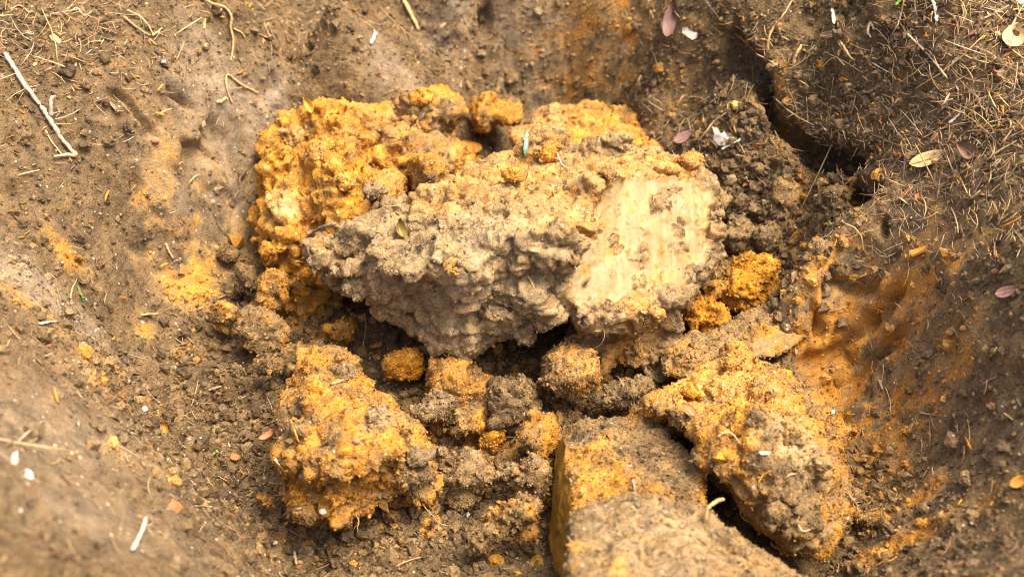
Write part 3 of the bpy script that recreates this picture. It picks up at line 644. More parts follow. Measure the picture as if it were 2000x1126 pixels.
for q in [(1432, 712, 44, 40, .62, .2), (1480, 825, 56, 44, .30, .2), (1545, 850, 60, 70, .62, .5), (1605, 915, 56, 60, .5, .6), (1350, 770, 60, 36, .74, .1), (1415, 900, 50, 60, .62, .1), (1520, 1000, 60, 50, .34, .2)]: knob(*q)
clod('clay_slab', 'upright spade-cut slab with an ochre top and smooth brown side, front centre',
     [[(1096, 852, 1.05), (1140, 825, 1.06), (1260, 800, 1.09), (1370, 900, 1.0), (1390, 990, .97), (1240, 985, .93), (1128, 1015, .92), (1108, 930, .985), (1084, 870, 1.07), (1078, 950, 1.045), (1074, 1050, 1.01), (1080, 1120, .98), (1120, 1150, .93), (1300, 1000, 1.1), (1200, 900, 1.2)]],
     .0021, 10, amp=.55, base=.52, pale0=.12, crumb=4500, soft=1, blocky=.5,
     blobs=[(1170, 930, 60, .74), (1130, 880, 40, .66), (1210, 960, 40, .74), (1130, 835, 40, .2), (1180, 820, 50, .2), (1290, 870, 80, .24), (1330, 930, 50, .26), (1250, 830, 50, .3)],
     pales=[(1150, 850, 30, .3)], polish=.5, cutdir=(-.93, -.3, -.1), cut=.5, cutmat=DARKCUT)
clod('clay_slab', 'flat-topped grey-brown block in the near foreground, out of focus',
     [[(1112, 1010, .88), (1180, 985, .91), (1250, 970, .92), (1330, 985, .92), (1430, 1040, .90), (1570, 1130, .86), (1620, 1200, .84), (1400, 1260, .74), (1120, 1220, .76), (1105, 1080, .86), (1115, 1140, .9), (1300, 1060, 1.1), (1500, 1150, 1.05), (1150, 1100, 1.05)]],
     .0021, 11, amp=.62, base=.36, pale0=.22, crumb=6000, soft=1, blocky=.4,
     blobs=[(1170, 1080, 50, .55), (1200, 1110, 50, .6), (1130, 1060, 30, .5), (1260, 1090, 40, .4)], pales=[(1300, 1040, 150, .5)])
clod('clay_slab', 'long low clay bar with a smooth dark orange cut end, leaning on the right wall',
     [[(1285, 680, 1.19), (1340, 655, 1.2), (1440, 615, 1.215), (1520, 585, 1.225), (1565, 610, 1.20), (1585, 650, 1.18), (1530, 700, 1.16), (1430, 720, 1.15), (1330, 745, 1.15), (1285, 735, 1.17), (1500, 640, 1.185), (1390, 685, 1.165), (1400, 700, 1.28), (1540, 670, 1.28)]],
     .0024, 12, amp=.45, base=.46, pale0=.25, crumb=2500, blocky=.5, blobs=[(1340, 720, 50, .6), (1560, 640, 60, .46), (1480, 690, 70, .46), (1420, 715, 50, .48), (1545, 598, 30, .8)], pales=[(1400, 640, 80, .4), (1500, 680, 70, 0), (1560, 645, 50, 0)],  # browner clay blobs at the cut end put its shade into the colour
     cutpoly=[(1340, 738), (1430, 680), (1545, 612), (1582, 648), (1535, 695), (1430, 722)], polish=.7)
# hand-sized and smaller lumps: outline in the picture, resting on the floor or on each other
def lump(label, cx, cy, wpx, hpx, d, base, pale0=.1, amp=.8, seed=0, name='small_clod', group=None, crumb=350, voxel=.0026, blobs=(), rot=0):
    rng = np.random.RandomState(seed + 900); c, s_ = math.cos(R(rot or rng.uniform(-25, 25))), math.sin(R(rot or rng.uniform(-25, 25)))
    def chunk(ox, oy, k, n_):
        out = []
        for i in range(n_):
            v = rng.randn(3); v /= np.abs(v).max() ** .75 * np.linalg.norm(v) ** .25; v *= rng.uniform(.72, 1.05) * k
            u, t = v[0] * wpx / 2, v[1] * hpx / 2
            out.append((cx + ox + u * c - t * s_, cy + oy + u * s_ + t * c, d + v[2] * (wpx + hpx) / 4 / FPX * d * .85))
        return out
    pts = chunk(0, 0, 1.0, 13); more = [chunk(rng.uniform(-.3, .3) * wpx, rng.uniform(-.2, .3) * hpx, .58, 9) for _ in range(2 if wpx > 75 else 1)]
    return clod(name, label, [pts] + more, voxel, seed, base=base, pale0=pale0, amp=amp, group=group, crumb=crumb, blobs=blobs, blocky=.55)
def gd(px, py): return float((on_base(px, py) - CAM) @ FWD)      # depth of the ground seen at that pixel
LUMPS = [
    ('rounded ochre and brown lump propped under the tip of the cut face', 1108, 722, 140, 110, 1.13, .60, .3, .7, 21, 900),
    ('flat brown lump lying between the propped lump and the front right clod', 1222, 765, 115, 58, 1.135, .34, .2, .7, 22, 500),
    ('bright orange lump under the overhanging tip of the largest clod', 795, 712, 95, 62, 1.17, .72, .0, .6, 23, 500),
    ('crumbly ochre bank between the front left clod and the propped lump', 905, 775, 190, 150, 1.15, .58, .15, .9, 24, 1600),
    ('dark brown crumbly lump right of the ochre bank', 1000, 785, 100, 120, 1.13, .26, .15, .8, 25, 700),
    ('grey crumbly lump touching the front left clod on its right', 850, 800, 80, 70, 1.11, .36, .35, .7, 26, 400),
    ('wedge-shaped grey clod in front of the small dark cavity', 908, 938, 95, 105, 1.06, .44, .3, .7, 27, 700),
    ('small bright orange lump inside the dark cavity', 958, 860, 56, 60, 1.12, .70, .0, .6, 28, 300),
    ('orange lump on the right edge of the dark cavity', 1045, 850, 80, 110, 1.09, .58, .05, .7, 29, 500),
    ('knobbly brown clod beside the smooth side of the upright slab', 1045, 935, 70, 80, 1.05, .46, .25, .8, 30, 500),
    ('small brown clod left of the knobbly clod by the slab', 985, 925, 52, 60, 1.06, .40, .3, .7, 31, 300),
    ('yellow and brown clod at the lower end of the slab side', 1015, 1010, 110, 75, 1.01, .52, .15, .9, 32, 600),
    ('lowest brown clod beside the foot of the slab', 945, 1050, 70, 50, 1.0, .42, .2, .7, 33, 300),
    ('crumbly bright orange heap right of the cream cut face', 1440, 545, 140, 115, 1.25, .74, .0, 1.1, 34, 1400),
    ('orange crumbs heaped below the right end of the cut face', 1375, 610, 80, 60, 1.22, .70, .0, 1.0, 35, 500),
    ('pinkish pale clod standing below the dark crack', 1536, 372, 56, 82, 1.385, .50, .45, .5, 36, 250),
    ('rounded brown clod right of the cream cut face', 1440, 462, 52, 72, 1.31, .36, .4, .6, 37, 250),
    ('grey brown clod beside the rounded brown clod, towards the crack', 1500, 455, 62, 56, 1.35, .34, .3, .7, 38, 250),
    ('brown clod in the shadow under the crack', 1450, 395, 60, 50, 1.385, .34, .3, .7, 39, 200),
    ('dark clod under the overhanging soil at the end of the crack', 1635, 395, 74, 62, 1.37, .22, .1, .8, 40, 300),
    ('orange-faced clod at the lower left foot of the ochre clod', 552, 572, 92, 80, 1.235, .60, .05, .7, 41, 500),
    ('rough brown clod left of the dark hollow under the largest clod', 510, 640, 92, 88, 1.205, .42, .15, .7, 42, 600),
    ('small tan clod leftmost in the row at the foot of the left wall', 437, 626, 60, 56, 1.22, .48, .15, .6, 43, 300),
    ('dark round clod in the gap left of the ochre clod', 447, 502, 48, 48, 1.30, .28, .1, .6, 44, 250),
    ('brown clod between the gap and the orange-faced clod', 485, 545, 56, 66, 1.265, .32, .1, .7, 45, 300),
    ('low brown clod in the dark hollow behind the front left clod', 600, 690, 90, 56, 1.185, .44, .05, .8, 46, 350),
    ('brown clod on the floor just left of the front left clod', 520, 715, 62, 54, 1.165, .36, .15, .7, 47, 350),
    ('orange clod deep in the hollow under the largest clod', 650, 650, 70, 44, 1.21, .60, .0, .8, 48, 300),
    ('small ochre clod at the left foot of the front left clod', 512, 975, 44, 34, 1.055, .60, .05, .7, 49, 250),
    ('dark clod on the floor left of the ochre block base', 470, 720, 40, 36, 1.16, .28, .15, .7, 50, 200),
    ('brown lump at the foot of the far wall right of the dull clod', 1000, 150, 44, 26, 1.60, .34, .2, .6, 51, 0),
    ('dark brown lump in the shade right of the leaning clod base', 1690, 1010, 70, 50, 1.03, .38, .1, .9, 52, 400),
]
for lb, cx, cy, wp, hp, d, bs, pl0, am, sd0, cr in LUMPS:
    d = min(d, gd(cx, cy + .3 * hp) - .004)
    lump(lb, cx, cy, wp * 1.2, hp * 1.2, d, bs, pl0, am, sd0, crumb=cr, group='small clods around the heap')

# ------------------------------------------------------------------ loose crumbs over the ground (uncountable)
rng = np.random.RandomState(5)
px, py, dep = project(TV)
infr = (px > -160) & (px < 2160) & (py > -120) & (py < 1250) & (np.abs(x) < .78) & (y > -.5) & (y < .98)
cand = np.where(infr)[0]
dens = (.06 + 1.0 * floor_ + .9 * loose) * rough * np.clip(1 / GN[:, 2], 1, 3.5)
area = np.gradient(GX)[np.arange(nx)][None, :] * np.gradient(GY)[:, None]
pw = (dens * (1.3 / dep) ** 0)[cand]; pw /= pw.sum()
m1 = 42000; k = rng.choice(cand, m1, p=pw)
sz = .0013 * rng.lognormal(0, .42, m1) * (1 + .35 * floor_[k])
s = np.stack([np.clip(clay[k] + rng.randn(m1) * .13, 0, 1), np.zeros(m1), pale[k] + .1, rng.rand(m1)], 1)
v, f, s = crumbs(TV[k] + GN[k] * (sz * .3)[:, None], sz, s, rng, OCT)
o = mesh_obj('soil_crumbs', v, f, EARTH, soil=s, smooth=False); o['kind'] = 'stuff'
pw = ((floor_ + .22 * loose) * rough * np.clip(1 / GN[:, 2], 1, 3.5))[cand]; pw /= pw.sum()
m2 = 4200; k = rng.choice(cand, m2, p=pw); sz = (.0032 * rng.lognormal(0, .5, m2)).clip(.0018, .0062)
s = np.stack([np.clip(clay[k] + rng.randn(m2) * .12, 0, 1), np.zeros(m2), pale[k] + .1, rng.rand(m2)], 1)
v, f, s = crumbs_mixed(TV[k] + GN[k] * (sz * .3)[:, None], sz, s, rng, .19)
o = mesh_obj('soil_lumps', v, f, EARTH, soil=s, smooth=False); o['kind'] = 'stuff'

# crumbs and small pieces spilled round the feet of the clods
spill = field([(950, 860, 230, 190, 1), (700, 1040, 220, 60, .8), (1000, 720, 320, 60, 1), (560, 640, 130, 60, .8), (1480, 500, 130, 130, .8), (1690, 980, 70, 90, .7), (1480, 620, 60, 40, .8)], 0.0)
pw = spill[cand] / spill[cand].sum(); m3 = 5200; k = rng.choice(cand, m3, p=pw); sz = (.0019 * rng.lognormal(0, .55, m3)).clip(.0009, .0075)
s = np.stack([np.clip(.34 + rng.randn(m3) * .22, 0, 1), np.zeros(m3), np.full(m3, .15), rng.rand(m3)], 1)
v, f, s = crumbs_mixed(TV[k] + GN[k] * (sz * .35)[:, None], sz, s, rng, .2)
o = mesh_obj('spilled_crumbs', v, f, EARTH, soil=s, smooth=False); o['kind'] = 'stuff'

# ------------------------------------------------------------------ plant litter
bpy.context.view_layer.update()
DG = bpy.context.evaluated_depsgraph_get()
def hit(px, py, lift=0.0):
    d = Vector(ray(px, py)).normalized()
    ok, loc, nor, *_ = S.ray_cast(DG, Vector(CAM), d)
    if not ok: return np.array(at_z(px, py, .1)), np.array([0, 0, 1.0])
    return np.array(loc) + np.array([0, 0, lift]), np.array(nor)
def curve(P, k=6):
    """smooth line through the points"""
    P = np.asarray(P, float)
    if len(P) == 2: return P[0] + (P[1] - P[0]) * np.linspace(0, 1, k + 1)[:, None]
    Q = np.vstack([2 * P[0] - P[1], P, 2 * P[-1] - P[-2]]); out = []
    for i in range(1, len(Q) - 2):
        for t in np.linspace(0, 1, k, endpoint=False):
            a, b, c, d = Q[i - 1:i + 3]
            out.append(.5 * (2 * b + (c - a) * t + (2 * a - 5 * b + 4 * c - d) * t * t + (3 * b - a - 3 * c + d) * t ** 3))
    return np.array(out + [P[-1]])
def stem(name, label, cat, pts, rpx, mat, flat=1.0, lift=.002, taper=.5, group=None, parent=None, arch=0.0, wob=.06, seed=0, sides=6):
    """a stem, root or blade lying over the surface seen at the given picture points; rpx its half width in picture pixels"""
    rg = np.random.RandomState(int(pts[0][0] * 7 + pts[0][1] * 3 + seed))
    H = np.array([hit(a, b)[0] for a, b in pts])
    dep = np.median((H - CAM) @ FWD)
    for i in range(len(H)):       # a point that fell into a gap stays near the others
        e = (H[i] - CAM) @ FWD
        if abs(e - dep) > .05: H[i] = at_depth(*pts[i], dep + np.sign(e - dep) * .02)
    H[:, 2] += lift + arch * np.sin(np.linspace(0, math.pi, len(H)))
    C = curve(H, 7); r = rpx * dep / FPX
    C[1:-1] += rg.randn(len(C) - 2, 3) * r * wob * 2
    t = np.linspace(0, 1, len(C)); rad = r * (1 - (1 - taper) * t) * (1 + .12 * rg.randn(len(C)))
    rad[0] *= .75; rad[-1] *= .7
    V, F = tube(C, rad, sides, flat)
    o = mesh_obj(name, V, F, M[mat], parent=parent, origin=(C[0] if parent is None else parent.location[:]))
    if parent is None: tag(o, label, cat, group)
    return o
def leaf(name, label, cx, cy, lpx, wpx, ang, mat, curl=.25, lift=.004, tilt=None, tip=1.0, rib=True, group=None):
    c, nor = hit(cx, cy); d = (c - CAM) @ FWD; L, Wd = lpx * d / FPX, wpx * d / FPX
    nor = nor + np.array([0, -.35, .8]); nor /= np.linalg.norm(nor)
    # long axis: picture direction ang, laid into the leaf plane
    dirv = math.cos(R(ang)) * np.array([1.0, 0, 0]) + math.sin(R(ang)) * UP
    ax = dirv - nor * (dirv @ nor); ax /= np.linalg.norm(ax); ay = np.cross(nor, ax)
    nu, nv = 14, 7; V = []; rg = np.random.RandomState(int(cx + cy))
    for side in (0, 1):
        for i in range(nu):
            u = i / (nu - 1); hw = Wd / 2 * (math.sin(math.pi * u ** (.8 / tip)) ** .75 + .02)
            for j in range(nv):
                q = j / (nv - 1) * 2 - 1
                h = curl * Wd * q * q * .7 + curl * L * .25 * (2 * u - 1) ** 2 + rg.randn() * Wd * .012
                V.append(c + ax * (u - .5) * L + ay * q * hw * (1 - .15 * curl) + nor * (h + lift - side * .0006))
    V = np.array(V); F = []
    A0 = nu * nv
    for i in range(nu - 1):
        for j in range(nv - 1):
            a = i * nv + j; F.append([a, a + nv, a + nv + 1, a + 1]); F.append([A0 + a, A0 + a + 1, A0 + a + nv + 1, A0 + a + nv])
    for i in range(nu - 1):
        for j in (0, nv - 1):
            a = i * nv + j; F.append([a, a + nv, A0 + a + nv, A0 + a])
    o = mesh_obj(name, V, F, M[mat], origin=c); tag(o, label, 'leaf', group)
    if rib:
        mid = V[np.arange(nu) * nv + nv // 2] + nor * .0004
        a, b = tube(mid, np.linspace(.0007, .0003, nu), 5); mesh_obj('midrib', a, b, M['root'], parent=o, origin=c)
    return o
def flake(name, label, cat, outline, mat, thick=.0016, lift=.003, group=None):
    """an irregular flat chip: outline in picture points, laid on the surface at its middle"""
    O = np.array(outline, float); m = O.mean(0); c, nor = hit(*m)
    nor = nor * .6 + np.array([0, -.55, .7]); nor /= np.linalg.norm(nor)
    pts = []
    for a, b in O:
        r = ray(a, b); t = ((c - CAM) @ nor) / (r @ nor); pts.append(CAM + t * r)
    P = np.array(pts); rg = np.random.RandomState(int(m[0])); P += nor * (lift + rg.randn(len(P), 1) * thick * .5)
    ctr = P.mean(0) + nor * thick * .6; k = len(P)
    V = np.vstack([P, P - nor * thick, [ctr], [ctr - nor * thick * 1.6]]); F = []
    for i in range(k):
        j = (i + 1) % k; F += [[i, j, 2 * k], [k + j, k + i, 2 * k + 1], [i, k + i, k + j], [i, k + j, j]]
    o = mesh_obj(name, V, F, M[mat], origin=c, smooth=False); return tag(o, label, cat, group)
def pebble(name, label, cx, cy, rpx, mat, group=None, seed=0):
    c, nor = hit(cx, cy); d = (c - CAM) @ FWD; r = rpx * d / FPX; rg = np.random.RandomState(int(cx * 3 + cy))
    V = ICO2[0] * np.array([1.15, .9, .8]) * (1 + .10 * rg.randn(len(ICO2[0]), 1)) * r + c + nor * r * .2
    o = mesh_obj(name, V, ICO2[1], M[mat], origin=c - np.array([0, 0, r])); return tag(o, label, 'stone', group)

stick = stem('stick', 'pale peeled stick with a hooked end, lying on the left bank', 'stick', [(14, 115), (30, 140), (55, 180), (85, 220), (105, 250), (128, 285), (152, 314)], 5.4, 'bleached', lift=.006, taper=.75)
stem('side_shoot', None, None, [(152, 313), (132, 312), (108, 315)], 4.5, 'bleached', lift=.006, parent=stick)
stem('side_shoot', None, None, [(104, 240), (108, 222), (111, 200)], 5, 'bleached', lift=.008, parent=stick, arch=.008)
stem('side_shoot', None, None, [(110, 243), (135, 236), (160, 222)], 1.7, 'bleached', lift=.006, parent=stick)
stem('side_shoot', None, None, [(104, 232), (120, 228), (112, 238)], 1.4, 'bleached', lift=.006, parent=stick)
g = 'roots showing in the walls and on the soil'
rt = stem('root', 'forked root hanging on the upper left wall', 'root', [(243, 38), (262, 55), (280, 68), (296, 76)], 3, 'root', lift=.004, group=g)
stem('root_fork', None, None, [(250, 28), (275, 40), (292, 58), (302, 78)], 2.6, 'root', lift=.005, parent=rt); stem('root_fork', None, None, [(299, 77), (310, 70), (318, 62)], 2.6, 'straw', lift=.005, parent=rt)
rt = stem('root', 'long wavy root hanging down the far left wall at the top edge', 'root', [(392, 0), (415, 14), (440, 22), (453, 40), (452, 62), (457, 85), (455, 108), (452, 126)], 3.3, 'root', lift=.005, group=g)
stem('root_fork', None, None, [(458, 62), (473, 70), (481, 82)], 2.2, 'root', lift=.004, parent=rt)
rt = stem('root', 'pale forked root on the smooth grey patch of the left wall', 'root', [(505, 187), (490, 180), (468, 168), (446, 152), (443, 172), (450, 195), (455, 207)], 3, 'straw', lift=.004, group=g)
stem('root_fork', None, None, [(424, 206), (434, 203), (444, 196)], 4, 'straw', lift=.004, parent=rt)
stem('root', 'thick wavy tan root sticking up beside the foreground block', 'root', [(1376, 1022), (1380, 1008), (1392, 1002), (1402, 992), (1413, 980)], 4.2, 'straw', lift=.004, taper=.8, arch=.01, group=g)
stem('root', 'white hooked root on the lower face of the front right clod', 'root', [(1558, 1030), (1566, 1042), (1578, 1040), (1588, 1034), (1589, 1028)], 2.0, 'pale', lift=.004, group=g)
stem('root', 'beaded pale root trailing from the right edge of the front right clod', 'root', [(1652, 968), (1662, 978), (1671, 990), (1674, 1004)], 2.8, 'pale', lift=.004, group=g)
stem('root', 'curved tan root across the middle of the front right clod', 'root', [(1400, 858), (1415, 850), (1428, 852), (1440, 866), (1449, 880)], 2.8, 'straw', lift=.004, group=g)
stem('root', 'thin reddish rootlet poking from the left end of the largest clod', 'root', [(578, 518), (600, 520), (616, 510), (634, 500)], 1.6, 'root', lift=.006, group=g)
stem('root', 'hair-thin root dangling in the dark hollow under the largest clod', 'root', [(714, 622), (716, 650), (712, 680), (708, 700)], 1.5, 'root', lift=.01, group=g)
stem('root', 'looped pale root on the flat brown lump', 'root', [(1188, 742), (1200, 738), (1210, 745), (1218, 760)], 1.8, 'pale', lift=.004, group=g)
stem('root', 'curved root standing at the left of the white scrap by the crack', 'root', [(1362, 290), (1378, 270), (1392, 252), (1416, 234)], 2.2, 'straw', lift=.01, group=g)
stem('root', 'long thin rootlet arching over the soil right of the far wall', 'root', [(1495, 120), (1498, 95), (1508, 72), (1525, 50), (1545, 18)], 2.6, 'root', lift=.012, group=g)
stem('root', 'short wavy rootlet near the top of the soil bank', 'root', [(1632, 80), (1642, 96), (1652, 112), (1664, 128)], 3.4, 'straw', lift=.006, group=g)
stem('root', 'orange rootlet on the floor below the row of brown clods', 'root', [(487, 690), (492, 678), (502, 668)], 1.8, 'root', lift=.006, group=g)
stem('twig', 'short dark grey twig sticking out of the left end of the largest clod', 'twig', [(600, 464), (616, 460), (632, 452), (656, 446)], 4, 'darktwig', lift=.006, taper=.8)
# leaves
leaf('leaf', 'dry tan leaf lying flat on the litter at the right edge', 1818, 313, 74, 30, 4, 'tanleaf')
leaf('leaf', 'broad pale brown leaf in the upper right corner', 1975, 78, 56, 44, 70, 'tanleaf', .3)
leaf('leaf', 'pointed purplish leaf upright on the far soil slope', 1308, 42, 66, 28, 80, 'purpleleaf', .25)
leaf('leaf', 'small curled olive leaf on the front of the largest clod', 777, 452, 40, 24, 100, 'oliveleaf', .7)
leaf('leaf', 'tiny russet leaf on the top of the front right clod', 1341, 808, 34, 26, 110, 'redleaf', .3)
leaf('leaf', 'yellow bud-like leaf on the top edge of the back ochre clod', 612, 206, 34, 18, 120, 'yellowleaf', .5, .012)
leaf('leaf', 'dull purple leaf half buried at the right edge', 1970, 572, 44, 22, 5, 'purpleleaf')
leaf('leaf', 'crumpled brown leaf among straw beside the tan leaf', 1895, 300, 50, 34, 140, 'brownleaf', .5)
leaf('leaf', 'orange leaf at the lower right edge', 1992, 940, 40, 22, 25, 'orange', .4)
leaf('leaf', 'dark red leaf tucked against the left side of the front left clod', 532, 862, 36, 18, 50, 'redleaf', .5, .008)
leaf('leaf', 'small dark brown leaf near the top of the soil bank', 1625, 73, 40, 16, -8, 'brownleaf', .4)
leaf('leaf', 'pinkish flat leaf at the edge of the crest behind the white scrap', 1338, 272, 40, 24, 20, 'purpleleaf', .2)
leaf('leaf', 'small orange leaf on the floor at left centre', 318, 832, 28, 20, 110, 'orange', .4)
leaf('leaf', 'brown three-cornered leaf on the floor left of the front left clod', 460, 900, 24, 20, 100, 'redleaf', .3)
leaf('leaf', 'dull red leaf beside the yellow top of the front right clod', 1655, 857, 24, 12, 20, 'redleaf', .3)
# white scraps
gw = 'white scraps scattered on the soil'
flake('scrap', 'largest torn white scrap, below the crest left of the dark crack', 'scrap', [(1392, 247), (1402, 250), (1408, 262), (1415, 257), (1423, 266), (1436, 268), (1437, 280), (1425, 285), (1405, 284), (1394, 272), (1397, 260)], 'white', group=gw)
flake('scrap', 'white scrap on the dark soil at the top centre right', 'scrap', [(1334, 55), (1342, 53), (1352, 62), (1364, 66), (1360, 76), (1352, 79), (1342, 72), (1333, 66)], 'white', group=gw)
flake('scrap', 'white scrap at the very top right corner', 'scrap', [(1978, 2), (1990, -4), (2004, 0), (2002, 9), (1988, 11)], 'white', group=gw)
flake('scrap', 'blurred white scrap on the near left lip, lower of two', 'scrap', [(42, 920), (52, 916), (64, 924), (66, 934), (58, 940), (46, 934)], 'white', .004, group=gw)
flake('scrap', 'blurred oblong white scrap on the near left lip, upper of two', 'scrap', [(24, 890), (34, 886), (36, 900), (30, 912), (20, 910)], 'white', .004, group=gw)
flake('scrap', 'small white chip on the left bank above the cracks', 'scrap', [(318, 119), (325, 120), (324, 125), (316, 125)], 'white', group=gw)
flake('scrap', 'pale round chip on the upper left soil', 'scrap', [(97, 72), (108, 70), (121, 80), (118, 88), (104, 84)], 'tanleaf', group=gw)
flake('scrap', 'pale blue chip in the groove of the front right clod', 'scrap', [(1480, 882), (1492, 881), (1503, 883), (1501, 888), (1484, 888)], 'white', group=gw)
flake('scrap', 'tiny white chip on the floor below the wedge-shaped clod', 'scrap', [(907, 1003), (914, 999), (918, 1004), (912, 1010)], 'white', group=gw)
flake('scrap', 'tiny white chip on the right edge of the front right clod', 'scrap', [(1620, 802), (1627, 801), (1627, 808), (1621, 809)], 'white', group=gw)
flake('wood_chip', 'bright orange splinter of wood on the right wall', 'wood chip', [(1776, 492), (1800, 482), (1838, 469), (1842, 476), (1815, 490), (1782, 503)], 'orange', .004)
flake('wood_chip', 'reddish bark chip on the floor in front of the heap', 'wood chip', [(830, 1048), (846, 1030), (856, 1012), (860, 1020), (850, 1040), (838, 1052)], 'redleaf', .003)
pebble('pebble', 'whitish pebble at the bottom edge of the front left clod', 632, 998, 7, 'greystone', 'pebbles on the floor')
pebble('pebble', 'pale grey pebble on the loose floor at left', 281, 800, 7, 'greystone', 'pebbles on the floor')
pebble('pebble', 'light pebble low on the floor near the left lip', 537, 1061, 6, 'greystone', 'pebbles on the floor')
pebble('pebble', 'red pebble on the floor at the bottom', 585, 1097, 5, 'brick', 'pebbles on the floor')
pebble('pebble', 'orange pebble set in the side of the front left clod', 696, 861, 7, 'brick', 'pebbles on the floor')
pebble('pebble', 'flat red pebble on the upper left bank', 302, 274, 9, 'brick', 'pebbles on the floor')
pebble('pebble', 'reddish pebble on the dark soil of the right bank', 1945, 530, 7, 'brick', 'pebbles on the floor')
# grass blades
stem('grass_blade', 'blue-green blade standing on the top of the largest clod', 'grass blade', [(1026, 312), (1026, 290), (1029, 264)], 5, 'teal', flat=.3, lift=.004, taper=.9)
stem('grass_blade', 'short dark green blade at the foot of the left wall', 'grass blade', [(168, 594), (160, 580), (153, 564)], 4, 'dkgreen', flat=.3, lift=.005)
stem('grass_blade', 'blurred pale green blade on the near left lip', 'grass blade', [(263, 1082), (276, 1055), (290, 1017)], 5, 'mint', flat=.3, lift=.006, taper=.8)
stem('grass_blade', 'fresh green blade at the top right, leaning left', 'grass blade', [(1742, 30), (1758, 16), (1776, -4)], 4, 'green', flat=.35, lift=.012)
stem('grass_blade', 'fresh green blade at the top right, leaning right', 'grass blade', [(1775, 18), (1795, 10), (1818, -4)], 3.4, 'green', flat=.35, lift=.012)
stem('grass_blade', 'yellow-green blade among the straw at the top', 'grass blade', [(1622, 4), (1624, 28), (1627, 56)], 4, 'mint', flat=.35, lift=.006, taper=.9)
stem('grass_blade', 'grey-green blade beside the largest white scrap', 'grass blade', [(1408, 300), (1425, 291), (1444, 280)], 4, 'mint', flat=.35, lift=.006, taper=.9)
stem('grass_blade', 'tiny bright green shoot on the floor', 'grass blade', [(417, 891), (423, 889), (429, 888)], 2.6, 'green', lift=.004)
